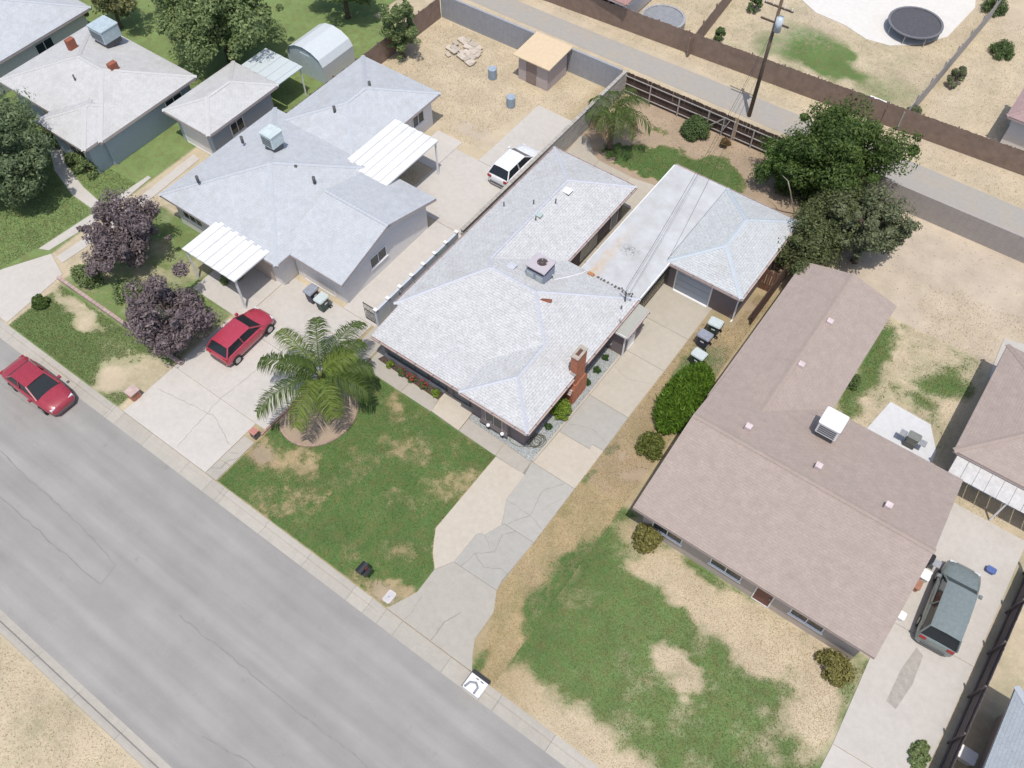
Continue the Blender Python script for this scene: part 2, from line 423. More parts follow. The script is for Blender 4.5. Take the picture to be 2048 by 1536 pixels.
def lot_field(X, Y):
    n = fbm(X, Y, .5); n2 = fbm(X+40, Y, 1.3)
    g = np.zeros(X.shape); s = np.zeros(X.shape)+.12+.35*(n2-.5)
    L = inside(X, Y, LAWN)
    n3 = fbm(X+13, Y-5, 2.6); gf = .98+(n-.5)*1.2+(n2-.5)*1.1+(n3-.5)*.8
    for cx, cy, r, a in [(-12.2,3.1,.8,.75),(-12.5,2.3,.5,.6),(-10.4,3.3,.75,.75),(-9.7,3.9,.6,.6),(-10,.95,.9,.75),(-9.2,1.8,.7,.55),(-10.3,4.3,.7,.5),
                         (-8.5,10,.55,.75),(-8.1,9.4,.7,.6),(-5,7.8,.7,.45),(-2,8.5,.6,.5),(-2.7,7.5,.8,.4),(-4.9,4.7,.8,.35),(-7.8,4.5,.7,.5),(-4.4,4.1,.6,.3),
                         (-2.4,.9,.9,.85),(-1.4,1.4,.6,.75),(-.8,1.9,.45,.6),(-4.6,1.8,.5,.45),(-2.9,2.7,.5,.4),(-2.6,7.3,.7,.35),(-7.7,2.5,.6,.45),(-1.9,3.2,.5,.3),(-11.3,2.4,.6,.35),(-7,7.2,.8,.25),(-6,5.8,.9,.2)]:
        gf = gf-a*.54*blob(X+(n2-.5)*1.1, Y+(n3-.5)*1.1, cx, cy, r*1.3, r*1.05)
    g = np.where(L, gf, g)
    s = np.where(L, -.05+.8*blob(X, Y, -12.1, 3.0, 1.0, .7)+.8*blob(X, Y, -1.6, .9, 1.1, .6)+.35*blob(X, Y, -9.6, 1.0, .8, .4), s)
    ring = ((X+11.5)**2/2.05**2+(Y-6.85)**2/2.3**2) < 1
    g = np.where(ring, -.4, g); s = np.where(ring, 1.1, s)
    # right-hand dry strip
    st = (X > 2.6) & (Y < 29)
    gs = .12+(n2-.5)*.5
    for cx, cy, rx, ry in [(4.95,6.3,.65,1.9),(4.95,4.6,.5,1.2),(5.2,8.4,.6,1.2),(5.5,6.5,.7,3.0),(4.15,.7,.25,.5),(3.05,14.6,.25,.5),(3.05,12.4,.2,.6),(4.5,22.8,1.0,1.4),(3.6,20.8,.5,1.2)]:
        gs = gs+.75*blob(X+(n2-.5)*.8, Y+(n-.5)*1.6, cx, cy, rx, ry)
    g = np.where(st, gs, g); s = np.where(st, .25+(n-.5)*.8+.3*(Y > 12), s)
    # back yard
    b = Y > 30.5
    n3 = fbm(X+13, Y-5, 2.6); gb = np.zeros(X.shape)-.2+(n2-.5)*1.2+(n3-.5)*.9
    for cx, cy, rx, ry, a in [(-8.0,35.0,1.9,1.2,1.1),(-6.2,35.4,1.6,1.5,1.1),(-6.0,36.9,1.2,.9,.75),(-3.1,37.1,1.6,1.3,1.0),(-1.6,36.8,1.3,1.2,1.0),(-3.3,38.4,1.0,.7,.55),(-8.0,38.6,.8,.35,.5),(-4.6,35.6,2,1.6,1.0),(-2.0,35.0,2.2,1.4,1.0),(-9.2,34.6,1.4,.8,.9),(-7.2,36.6,1.2,.6,.5)]:
        gb = gb+a*1.0*blob(X+(n2-.5)*1.2, Y+(n3-.5)*1.2, cx, cy, rx, ry)
    gb = np.minimum(gb, 1.15)
    g = np.where(b, gb, g); s = np.where(b, .95-1.1*np.clip(gb, 0, 1)+(n-.5)*.6, s)
    m = (X < -10.9) & (Y > 10.6) & (Y < 30.5)
    g = np.where(m, .05+(n-.5)*.4, g); s = np.where(m, .2, s)
    return g, s, np.zeros(X.shape)
def wide_field(X, Y):
    n = fbm(X, Y, .18); n2 = fbm(X+90, Y+7, .6, 5); WX = (fbm(X+3, Y+31, .5)-.5)*3.0; WY = (fbm(X+63, Y+1, .5)-.5)*3.0
    X0_, Y0_ = X, Y
    def blob(A, B_, *a): return globals()['blob'](A+WX, B_+WY, *a)
    g = .05+(n2-.5)*.5; s = .15+(n-.5)*.9; l = np.zeros(X.shape)
    def setp(mask, gv, sv, lv):
        nonlocal g, s, l
        g = np.where(mask, gv, g); s = np.where(mask, sv, s); l = np.where(mask, lv, l)
    # yards left of the lot
    setp(X < -33.5, 1.1+(n2-.5)*.5, -.3, .9)
    setp(rect(X, Y, -36, -30, 24, 37), .95+(n2-.5)*.8, -.2, .9)
    setp(rect(X, Y, -30.8, -20.8, .4, 4.3), .85+(n2-.5)*1.0-.9*blob(X, Y, -28.3, 3.6, 2.2, .8)-.9*blob(X, Y, -21.8, 2.6, 1.6, 1.6), .0, .45)
    setp(rect(X, Y, -31, -20.5, 4.3, 12.5), .75+(n2-.5)*1.5, .2+(n-.5), .6)
    setp(rect(X, Y, -29, -12.6, 22, 40), -.1+(n2-.5)*.4, .05+.7*blob(X, Y, -19, 30.5, 2.0, 1.0), .3)
    # alley and yards behind
    setp(Y > 40.8, .0+(n2-.5)*.4, .45+(n-.5)*.9, 0)
    setp((Y > 47.5), .05+(n2-.5)*.6+.95*blob(X, Y, -3.6, 53, 3.2, 2.6)+.9*blob(X, Y, -.8, 52.4, 2.4, 1.6)+.4*blob(X, Y, 3, 52, 2, 2), .25+(n-.5)*.8, .2)
    setp((Y > 47.5) & (X > 6.5), .0+(n2-.5)*.4, .45+(n-.5)*.8, 0)
    # right-hand neighbour: front lawn with worn margin, patchy back yard
    fr = .95+(n2-.5)*.9+(fbm(X, Y, 1.3)-.5)*1.3-1.2*blob(X, Y, 9.5, 10.3, 3.8, 1.0)-1.2*blob(X, Y, 14.5, 9.9, 3.2, 1.5)-1.0*blob(X, Y, 18, 9, 1.2, 3)-1.0*(Y < 2.3)*np.clip((2.5-Y), 0, 1)-.9*blob(X, Y, 12, 6.0, 1.2, .6)-.25*np.clip((6.0-X), 0, 1)
    setp(rect(X, Y, 5.0, 19.3, .4, 11.9), fr, .0+(n-.5)*.3, np.clip((X-5.2)/4, 0, 1)*.45)
    bk = .15+(n2-.5)*1.0+.95*blob(X, Y, 12.3, 29, 1.0, 2.3)+.8*blob(X, Y, 16.6, 29.3, 1.4, 1.2)+.7*blob(X, Y, 12.4, 25.5, .9, 1.4)+.7*blob(X, Y, 15.5, 27, 1.3, .9)
    setp(rect(X, Y, 11, 18, 22, 32), bk, .1, .1)
    setp(rect(X, Y, 6, 40, 32, 41.2), .0+(n2-.5)*.5, .75+(n-.5)*.7, 0)
    setp(rect(X, Y, 23, 45, .4, 22), .15+(n2-.5)*.9, .4+(n-.5)*.5, .1)
    return g, s, l
terr = MB().add([(-400,-400,-.35),(400,-400,-.35),(400,500,-.35),(-400,500,-.35)], [(0,1,2,3)]).build('terrain', plain('far_earth', (.40,.33,.23), .95, .3, .05, 2), org=(0,0,-.35))
tag(terr, kind='structure')
grid(-78, 48, .42, 90, .3, -.012, 'ground', wide_field)
grid(-12.95, 5.4, .42, 40.6, .1, 0, 'lot_ground', lot_field)
grid(-60, 40, -40, -11.45, .4, -.01, 'verge', lambda X, Y: (.05+(fbm(X, Y, .6)-.5)*.5, .3+(fbm(X+9, Y, .2)-.5)*.8, np.zeros(X.shape)))
road = MB()
nseg = 60
road.add([(-90+170*i/nseg, y, -.135+.07*(1-((y+5.7)/5.3)**2)) for i in range(nseg+1) for y in np.linspace(-11.0, -.42, 9)],
         [(i*9+j, (i+1)*9+j, (i+1)*9+j+1, i*9+j+1) for i in range(nseg) for j in range(8)])
tag(road.build('road', M_ASPH, None, True, org=(0,0,-.14)), kind='structure')
def strip(pts, w, z, mb=None):
    mb = mb or MB(); pts = [Vector((p[0], p[1], z)) for p in pts]; vs = []
    for k, p in enumerate(pts):
        d = (pts[min(k+1, len(pts)-1)]-pts[max(k-1, 0)]).normalized(); n = Vector((-d.y, d.x, 0))
        ww = w*(.6+.8*random.random())/2 if w < .06 else w/2
        vs += [p-n*ww, p+n*ww]
    return mb.add(vs, [(2*k, 2*k+1, 2*k+3, 2*k+2)[::-1] for k in range(len(pts)-1)])
def wander(pts, amp=.05, step=.18):
    out = []
    for a, b in zip(pts[:-1], pts[1:]):
        L = math.dist(a, b); n = max(1, int(L/step))
        for i in range(n):
            t = i/n; out.append((a[0]+(b[0]-a[0])*t+random.uniform(-amp, amp), a[1]+(b[1]-a[1])*t+random.uniform(-amp, amp)))
    return out+[pts[-1]]
M_TAR = plain('tar_seal', (.245,.238,.23), .8, .2)
for pl in ([(-21.7,-6.9),(-17.4,-7),(-13.4,-7)], [(-13.4,-7),(-13.6,-5.9),(-17,-5.5),(-21,-5.4),(-27,-5.0)], [(-50,-6),(-34,-5.6),(-27,-5)], [(-9,-5.8),(2,-5.6),(14,-5.9)], [(-30,-2.6),(-24,-2.3)], [(-4,-9),(1,-8.2),(8,-8.6)]):
    pl = wander(pl, .06, .4)
    v = strip(pl, .055, 0); v.v = [(x, y, -.135+.07*(1-((y+5.7)/5.3)**2)+.006) for x, y, z in v.v]
    o = v.build('seal_line', M_TAR, bpy.data.objects['road'])
# kerbs with gutter, cast in lengths
def kerb_piece(x0, x1, s, y, drop):
    h0, h1 = drop
    prof = [(-.5,-.139),(-.02,-.115),(.04, None),(.18, None),(.36, None),(.40,-.2),(-.5,-.2)]
    mb = MB(); vs = []
    for x, h in ((x0+.006, h0), (x1-.006, h1)):
        hs = [-.135, -.115, -.03+h*.6, h-.01+.012, h+.012, -.2, -.2]
        vs += [(x, y+s*p[0], hs[k]) for k, p in enumerate(prof)]
    n = 7; f = [(i, (i+1) % n, n+(i+1) % n, n+i) for i in range(n)]+[tuple(range(n-1, -1, -1)), tuple(range(n, 2*n))]
    if s > 0: f = [t[::-1] for t in f]
    return mb.add(vs, f)
kerb = thing('kerb', None, None, (0,0,-.2)); kerb['kind'] = 'structure'
def low(x):
    for a, b in ((-1.0, 4.3), (-20.3, -13.2), (19.3, 23.2), (-35.6, -30.9)):
        if a <= x <= b: return -.075
        if a-.9 < x < a: return -.075*(x-a+.9)/.9
        if b < x < b+.9: return -.075*(b+.9-x)/.9
    return 0.0
xs = sorted(set([round(-66+3*i, 2) for i in range(37)]+[-1.9,-1,4.3,5.2,-21.2,-20.3,-13.2,-12.3]))
for a, b in zip(xs[:-1], xs[1:]): kerb_piece(a, b, 1, 0.06, (low(a), low(b))).build('kerb_stone', M_CONC, kerb)
kerb2 = thing('far_kerb', None, None, (0,0,-.2)); kerb2['kind'] = 'structure'
for i in range(20): kerb_piece(-40+3*i, -37+3*i, -1, -11.08, (0, 0)).build('kerb_stone', M_CONC, kerb2)

M_JOINT = concrete('joint_fill', (.27,.25,.22))
def slabs(name, pieces, z=.03, cracks=(), fill=None):
    root = bpy.data.objects.new(name, None); col.objects.link(root); ORG[root.name] = Vector((0,0,0)); root['kind'] = 'structure'
    if fill: MB().prism(fill, -.07, z-.018).build('joint_fill', M_JOINT, root)
    for m, poly in pieces:
        c = np.mean(np.array(poly), 0)
        pl = [(p[0]+(c[0]-p[0])*.006/max(.1, math.dist(p, c)), p[1]+(c[1]-p[1])*.006/max(.1, math.dist(p, c))) for p in poly]
        MB().prism(pl, -.08, z+random.uniform(-.003, .003)).build('slab', m, root)
    for pts, w in cracks: strip(wander(pts, .035), w, z+.006).build('crack', M_CRACK, root)
    return root
newleft = [(-1.74,10.36),(-1.74,7.8),(-1.75,5.17),(-1.35,4.5),(-1.01,4.0),(-.38,3.37),(.15,4.26),(.16,5.3),(.17,6.12),(.33,6.33),(.52,6.33),(.75,6.9),(.90,7.3),(.62,7.9),(.25,8.6),(.19,10.39)]
slabs('driveway', [
    (M_CREAM, newleft),
    (M_GREYC, [(.15,4.26),(2.80,4.32),(2.70,4.85),(2.82,7.45),(1.0,7.42),(.90,7.3),(.75,6.9),(.52,6.33),(.33,6.33),(.17,6.12)]),
    (M_GREYC, [(.90,7.32),(1.0,7.44),(2.82,7.47),(2.8,11.24),(.03,11.24),(.19,10.39),(.25,8.6),(.62,7.9)]),
    (M_CREAM, [(.10,11.26),(2.8,11.26),(2.8,14.1),(2.07,14.06),(2.13,13.74),(.16,13.70)]),
    (M_GREYC, [(.16,13.72),(2.11,13.76),(2.05,14.08),(2.8,14.12),(2.76,16.68),(.20,16.70)]),
    (M_DRIVE, [(.20,16.72),(2.76,16.70),(2.78,20.6),(.2,20.6)]),
    (M_DRIVE, [(.2,20.62),(2.78,20.62),(2.78,23.4),(.2,23.4)]),
    (M_DRIVE, [(-4.2,23.42),(2.78,23.42),(2.79,26.36),(-4.2,26.36)]),
    (M_DRIVE, [(-1.0,22.55),(.2,22.55),(.2,23.4),(-1.0,23.4)]),
    (M_CONC, [(-.38,3.35),(-.34,1.94),(-1.01,.43),(4.23,.43),(3.75,1.1),(3.40,1.76),(3.34,3.33),(2.80,4.30),(.15,4.24)]),
], cracks=[([(.6,4.3),(.75,5.2),(1.5,5.9),(1.25,6.9),(1.7,7.4)], .02), ([(.75,5.2),(1.6,4.9),(2.3,5.4),(2.8,5.3)], .018), ([(1.1,7.5),(1.8,8.6),(1.5,10.2),(2.2,11.2)], .018),
           ([(.25,8.6),(1.8,8.6),(2.8,8.3)], .015), ([(.2,14.4),(1.5,14.9),(2.7,14.6)], .013), ([(1.75,.5),(1.7,1.5),(2.05,2.4)], .03), ([(-.05,2.0),(.1,.9),(.0,.5)], .012), ([(1.2,5.9),(.6,6.3)], .015),
           ([(2.1,9.2),(2.6,10.4)], .012), ([(.3,19.2),(1.4,18.9),(2.7,19.4)], .01)], fill=[(-1.7,10.9),(-1.7,5.2),(-.4,3.4),(-.33,1.95),(-.95,.45),(4.15,.45),(3.37,1.7),(3.3,3.3),(2.76,4.3),(2.75,26.3),(-.9,26.3),(-.9,22.5),(.1,22.5),(.02,10.9)])
slabs('driveway_edging', [(M_CREAM, [(-.02,11.3),(.09,11.28),(.19,16.7),(.08,16.7)]), (M_CREAM, [(.08,16.72),(.19,16.72),(.18,20.05),(.07,20.05)])], .06)
slabs('front_walk', [
    (M_CONC, [(-11.45,10.6),(-8.65,10.57),(-8.65,11.42),(-11.2,11.55),(-11.05,12.0),(-11.05,13.4),(-11.6,13.4)]),
    (M_CONC, [(-8.63,10.57),(-6.42,10.55),(-6.55,11.38),(-8.63,11.42)]),
    (M_CONC, [(-4.38,10.48),(-1.8,10.40),(-1.86,11.3),(-4.4,11.4)]),
    (M_CONC, [(-1.78,10.40),(.02,10.38),(.0,11.22),(-1.84,11.28)]),
    (M_CONC, [(-12.9,10.2),(-11.62,10.4),(-11.62,13.4),(-12.9,13.4)]),
])
slabs('front_landing', [(M_CREAM, [(-6.55,12.05),(-4.45,12.05),(-4.37,10.44),(-6.39,10.55)])], .12)
slabs('back_walk', [
    (M_DRIVE, [(-11.6,30.2),(-9.9,30.6),(-9.9,33.3),(-10.4,33.5),(-11.8,34.9),(-12.3,34.6),(-12.2,33.0)]),
    (M_DRIVE, [(-9.88,30.6),(-7.3,30.6),(-7.3,33.2),(-9.88,33.3)]),
    (M_DRIVE, [(-7.28,30.6),(-4.3,30.6),(-4.3,33.5),(-5.54,33.45),(-7.28,33.15)]),
    (M_DRIVE, [(-5.75,26.4),(-.2,26.4),(-.2,33.2),(-4.28,33.2),(-4.28,30.58),(-5.75,30.58)]),
    (M_DRIVE, [(-5.75,22.0),(-4.22,22.0),(-4.22,26.38),(-5.75,26.38)]),
])
slabs('left_border', [(M_CONC, [(-13.75,.43),(-12.96,.43),(-12.96,1.5),(-13.75,1.45)]), (M_CONC, [(-13.75,1.47),(-12.96,1.52),(-12.98,3.3),(-13.72,3.3)])], cracks=[([(-13.7,.8),(-13.3,1.1),(-13.35,1.5),(-13.0,2.1)], .03), ([(-13.6,2.1),(-13.2,2.3)], .02)])
slabs('neighbour_driveway', [
    (M_PALE, [(-20.4,.43),(-13.78,.43),(-13.78,4.2),(-20.4,4.2)]), (M_PALE, [(-20.4,4.22),(-13.1,4.22),(-13.1,8.6),(-20.4,8.6)]),
    (M_PALE, [(-19.7,8.62),(-13.1,8.62),(-13.1,13.2),(-19.7,13.2)]), (M_PALE, [(-15.4,13.22),(-12.75,13.22),(-12.75,22.2),(-15.4,22.2)]),
    (M_PALE, [(-18.6,22.22),(-12.75,22.22),(-12.75,28.4),(-18.6,28.4)]), (M_PALE, [(-16.6,28.42),(-12.75,28.42),(-12.75,35.6),(-16.6,35.6)]), (M_PALE, [(-20.8,25.9),(-18.62,25.9),(-18.62,29.2),(-20.8,29.2)]),
    (M_PALE, [(-24,8.9),(-19.75,8.9),(-19.75,13.2),(-24,13.2)]),
], cracks=[([(-20,2.6),(-16,3.2),(-14,2.4)], .018), ([(-16.2,.6),(-16.6,4),(-16.2,8.5)], .018)])
slabs('far_left_path', [
    (M_PALE, [(-34.8,3.0),(-35.6,.5),(-31.0,.5),(-31.4,4.9),(-33.4,5.6)]), (M_PALE, [(-34.4,5.4),(-33.75,5.7),(-33.3,9.6),(-33.6,14.0),(-33.9,14.0),(-34.1,9.6)]),
    (M_PALE, [(-32.9,5.6),(-32.2,5.5),(-31.9,9.6),(-32.3,17.2),(-33.0,17.3),(-32.7,9.8)]), (M_PALE, [(-34.1,9.7),(-34.3,10.4),(-36.6,10.7),(-39.2,11.4),(-41.5,12.6),(-41.9,12.0),(-39.5,10.6),(-36.6,9.8)]),
    (M_PALE, [(-60,.5),(-35.7,.5),(-35.4,1.4),(-60,1.4)])])
slabs('alley', [(concrete('alley_asphalt', (.36,.34,.31), (.42,.35,.26), .6), [(-60,42.6),(-20,43.1),(4,43.4),(50,42.9),(50,45.6),(4,45.9),(-20,45.3),(-60,44.8)])], .004)
slabs('right_neighbour_driveway', [
    (M_PALE, [(19.2,.48),(23.0,.48),(23.1,7.6),(19.3,7.4)]), (M_PALE, [(19.3,7.42),(23.1,7.62),(23.2,14.5),(19.0,14.3)]), (M_PALE, [(19.0,14.32),(23.2,14.52),(23.2,22.3),(19.0,22.3)]),
    (M_PALE, [(18.1,31.2),(22,31.2),(22,35.5),(17.9,34.5)])], cracks=[([(19.3,5),(21,6),(23,5.6)], .03)])
MB().prism([(20.5,10.6),(21.0,10.5),(21.2,12),(21.1,13.6),(20.7,13.8),(20.5,12.4)], .034, .038).build('oil_stain', plain('oil_stain', (.36,.335,.30), .85, .25), bpy.data.objects['right_neighbour_driveway'])
slabs('right_neighbour_patio', [(concrete('white_patio', (.60,.61,.62), (.45,.45,.45), .2), [(14.2,26.3),(16.6,26.2),(17.5,24.7),(17.6,23.4),(13.75,23.4)])])
slabs('far_patio', [(concrete('bright_patio', (.66,.64,.60), (.5,.47,.42), .2), [(-7.5,59.2),(-5.2,57.9),(-2.6,57.7),(-.5,57.0),(1.3,57.3),(3.2,58.9),(4.5,61),(4.9,66),(3,72),(-7,72)])])

# ------------------------------------------------------------------ roofs, walls, openings
def roof_mesh(name, faces, m, parent, thick=.07):
    vs = []; fs = []; uvs = []; idx = {}
    def vi(p):
        k = tuple(round(c, 3) for c in p)
        if k not in idx: idx[k] = len(vs); vs.append(tuple(p))
        return idx[k]
    edges = {}
    for f in faces:
        P = [Vector(p) for p in f]
        n = Vector((0, 0, 0))
        for i in range(len(P)):
            a, b = P[i], P[(i+1) % len(P)]
            n += Vector(((a.y-b.y)*(a.z+b.z), (a.z-b.z)*(a.x+b.x), (a.x-b.x)*(a.y+b.y)))
        if n.z < 0: P = P[::-1]; n = -n
        n.normalize()
        u = Vector((0, 0, 1)).cross(n)
        u = Vector((1, 0, 0)) if u.length < .02 else u.normalized()
        v = n.cross(u)
        ids = [vi(p) for p in P]; fs.append(ids); uvs.append([(p.dot(u), p.dot(v)) for p in P])
        for i in range(len(ids)):
            e = (ids[i], ids[(i+1) % len(ids)]); edges[e] = 1
    nb = len(vs)
    vs += [(x, y, z-thick) for x, y, z in vs]
    for f in list(fs): fs.append([i+nb for i in f][::-1]); uvs.append([(0, 0)]*len(f))
    for (a, b) in edges:
        if (b, a) not in edges: fs.append([b, a, a+nb, b+nb]); uvs.append([(0, 0)]*4)
    me = bpy.data.meshes.new(name); me.from_pydata(vs, [], fs)
    ul = me.uv_layers.new(name='UVMap'); k = 0
    for p, u in zip(me.polygons, uvs):
        for j, li in enumerate(p.loop_indices): ul.data[li].uv = u[j]
    return finish(name, me, m, parent, False)
def caps(parent, a, b, m, w=.10, drop=.05, name='ridge_cap'):
    a, b = Vector(a), Vector(b); d = (b-a); L = d.length; d.normalize()
    s = d.cross(Vector((0, 0, 1))).normalized(); up = Vector((0, 0, 1))
    mb = MB(); n = int(L/.27)
    for i in range(n):
        p = a+d*(i*L/n); q = p+d*(L/n+.05)
        h0, h1 = .012, .034
        vs = [p-s*w+up*(h0-drop+.02), p+up*(h0+.022), p+s*w+up*(h0-drop+.02), q-s*w+up*(h1-drop+.02), q+up*(h1+.022), q+s*w+up*(h1-drop+.02)]
        vs += [v-up*.03 for v in vs]
        mb.add(vs, [(0,1,4,3),(1,2,5,4),(3,4,10,9),(4,5,11,10),(0,3,9,6),(2,8,11,5),(0,6,7,1),(1,7,8,2)])
    return mb.build(name, m, parent)
def hip_faces(x0, x1, y0, y1, z, s):
    w, l = x1-x0, y1-y0
    if w < l:
        h = w/2; a, b = (x0+h, y0+h, z+s*h), (x0+h, y1-h, z+s*h)
        A, B, C, D = (x0,y0,z), (x1,y0,z), (x1,y1,z), (x0,y1,z)
        return [[A,B,a],[B,C,b,a],[C,D,b],[D,A,a,b]], [(a,b),(A,a),(B,a),(C,b),(D,b)]
    h = l/2; a, b = (x0+h, y0+h, z+s*h), (x1-h, y0+h, z+s*h)
    A, B, C, D = (x0,y0,z), (x1,y0,z), (x1,y1,z), (x0,y1,z)
    return [[A,B,b,a],[B,C,b],[C,D,a,b],[D,A,a]], [(a,b),(A,a),(D,a),(B,b),(C,b)]
def gutter(parent, a, b, m, out, name='gutter'):
    """open channel along an eave; out = unit vector pointing away from the wall"""
    a, b, o = Vector(a), Vector(b), Vector(out); up = Vector((0, 0, 1))
    prof = [(.005,-.02),(.005,-.15),(.11,-.15),(.12,-.03),(.10,-.03),(.09,-.13),(.025,-.13),(.025,-.02)]
    vs = [c+o*p[0]+up*p[1] for c in (a, b) for p in prof]; n = len(prof)
    fs = [(i, (i+1) % n, n+(i+1) % n, n+i) for i in range(n)]+[tuple(range(n-1, -1, -1)), tuple(range(n, 2*n))]
    g = MB().add(vs, fs).build(name, m, parent)
    L = (b-a).length; k = max(1, int(L/1.2)); mb = MB()
    for i in range(k):
        p = a+(b-a)*((i+.5)/k)
        mb.beam(p+o*.01+up*-.012, p+o*.125+up*-.022, .03, .012)
    mb.build('hanger', M_PIPE, g)
    return g
def fascia(parent, a, b, m, out, h=.2, name='fascia'):
    a, b, o = Vector(a), Vector(b), Vector(out); up = Vector((0,0,1))
    return MB().beam(a-o*.02-up*(.01+h/2), b-o*.02-up*(.01+h/2), .035, h).build(name, m, parent)
def opening(parent, face, pos, c, z0, w, h, kind='window', fm=None, pm=None, mull=1, sill=True):
    """window or door set on a wall: face is '+x','-x','+y','-y', pos the wall plane, c its centre along the wall"""
    fm = fm or M_WHITE; pm = pm or M_GLASS
    sg = 1 if face[0] == '+' else -1
    def bx(mb, a0, a1, d0, d1, z0_, z1_):
        p0, p1 = sorted((pos+sg*d0, pos+sg*d1))
        if face[1] == 'x': mb.box(p0, p1, a0, a1, z0_, z1_)
        else: mb.box(a0, a1, p0, p1, z0_, z1_)
    t = .06
    pane = MB(); bx(pane, c-w/2+t, c+w/2-t, .004, .022, z0+t, z0+h-t)
    root = pane.build(kind, pm, parent)
    f = MB()
    bx(f, c-w/2, c-w/2+t, .003, .05, z0, z0+h); bx(f, c+w/2-t, c+w/2, .003, .05, z0, z0+h)
    bx(f, c-w/2+t, c+w/2-t, .003, .05, z0+h-t, z0+h)
    bx(f, c-w/2+t, c+w/2-t, .003, .05, z0, z0+t)
    f.build('frame', fm, root)
    for k in range(mull):
        mm = MB(); q = c-w/2+w*(k+1)/(mull+1); bx(mm, q-.025, q+.025, .023, .045, z0+t+.002, z0+h-t-.002); mm.build('mullion', fm, root)
    if sill and kind == 'window':
        s = MB(); bx(s, c-w/2-.06, c+w/2+.06, .003, .10, z0-.06, z0-.003); s.build('sill', fm, root)
    if kind == 'door':
        k = MB(); bx(k, c+w/2-.18, c+w/2-.12, .023, .08, z0+.95, z0+1.01); k.build('handle', M_GALV, root)
    return root

# ------------------------------------------------------------------ the white-roofed house
E = 2.65
HL = thing('house', 'large house with white shingle roofs, mauve stucco walls and a brick chimney', 'house', (-6, 18, 0))
A=(-11.5,30.05,E); B=(-5.27,30.05,E); P1=(-8.5,27.0,3.75); P2=(-8.5,19.05,3.75); P3=(-7.95,18.4,3.95); P4=(-4.875,18.4,3.95)
J=(-11.5,13.85,E); V=(-5.27,22.35,E); H=(-.33,22.35,E); FR=(-.33,11.26,E); FWL=(-4.77,11.26,E); FP=(-2.55,13.5,3.29); HP=(-2.6,16.12,3.30); K=(-4.77,13.85,E)
roof = roof_mesh('roof', [[A,B,P1],[A,P1,P2,J],[J,P2,P3],[B,V,P2,P1],[V,H,P4,P2],[P2,P4,P3],[H,FR,FP,HP,P4],[P3,P4,HP,K,J],[FWL,FR,FP],[FWL,FP,HP,K]], M_ROOF, HL)
porch = roof_mesh('porch_roof', [[(-11.2,13.9,2.645),(-4.74,13.9,2.645),(-4.74,11.46,2.40),(-11.2,11.46,2.40)]], M_ROOF, HL)
for a, b in ((P1,A),(P1,B),(P1,P2),(P3,P4),(P4,H),(P4,HP),(P3,J),(HP,FP),(FP,FWL),(FP,FR),(P2,P3)): caps(roof, a, b, M_CAP)
MB().beam((-4.74,11.3,2.63),(-4.76,13.3,2.66),.05,.08).build('step_flashing', M_CAP, roof)
MB().prism([(-11.4,13.95),(-.45,13.95),(-.45,22.2),(-5.4,22.2),(-5.4,29.9),(-11.4,29.9)],2.46,2.50).build('soffit', M_TRIM, HL)
MB().prism([(-4.6,11.4),(-.45,11.4),(-.45,13.94),(-4.6,13.94)],2.46,2.50).build('soffit', M_TRIM, HL)
MB().prism([(-11.1,11.6),(-4.78,11.6),(-4.78,13.92),(-11.1,13.92)],2.24,2.27).build('soffit', M_TRIM, HL)
for a, b, o in ((A,B,(0,1,0)),((-11.5,30.05,E),(-11.5,13.9,E),(-1,0,0)),((-5.27,30.05,E),(-5.27,22.4,E),(1,0,0)),((-.33,22.35,E),(-.33,16.9,E),(1,0,0)),((-.33,15.55,E),(-.33,11.26,E),(1,0,0)),((-4.77,11.26,E),(-.33,11.26,E),(0,-1,0)),((-11.2,11.46,2.40),(-4.77,11.46,2.40),(0,-1,0))):
    fascia(HL, a, b, M_TRIM, o)
    gutter(HL, a, b, M_TRIM, o)
MB().beam((-11.22,11.5,2.29),(-11.22,13.85,2.53),.04,.18).build('rake_board', M_TRIM, HL)
# walls
def walls(parent, segs, z0, z1, m, name='wall', t=.16):
    for (x0, y0), (x1, y1) in segs:
        if abs(x1-x0) < 1e-6: MB().box(x0-t/2, x0+t/2, min(y0,y1), max(y0,y1), z0, z1).build(name, m, parent)
        else: MB().box(min(x0,x1), max(x0,x1), y0-t/2, y0+t/2, z0, z1).build(name, m, parent)
walls(HL, [((-10.95,12.22),(-10.95,29.42)),((-5.86,21.9),(-5.86,29.42)),((-.96,11.99),(-.96,21.72)),((-4.5,11.99),(-4.5,12.05))], 0, 2.455, M_WALL)
walls(HL, [((-11.03,12.14),(-4.42,12.14))], 0, 2.235, M_WALL)
walls(HL, [((-4.42,11.91),(-.88,11.91)),((-11.03,29.5),(-5.78,29.5)),((-5.94,21.8),(-.88,21.8))], 0, 2.455, M_WALL)
# pale strip along the porch wall base, sunlight put into its colour
MB().box(-10.98,-6.56,11.93,12.055,0,.28).build('lit_base', concrete('lit_base_white', (.62,.61,.60)), HL)
opening(HL, '-y', 12.06, -9.2, .42, 3.0, 1.75, 'window', M_PIPE, M_SCREEN, 2)
opening(HL, '-y', 12.06, -6.95, .42, 1.1, 1.75, 'window', M_PIPE, M_SCREEN, 1)
opening(HL, '-y', 12.06, -5.35, .13, 1.2, 2.05, 'door', M_PIPE, plain('dark_door', (.12,.125,.135), .5, .1), 0)
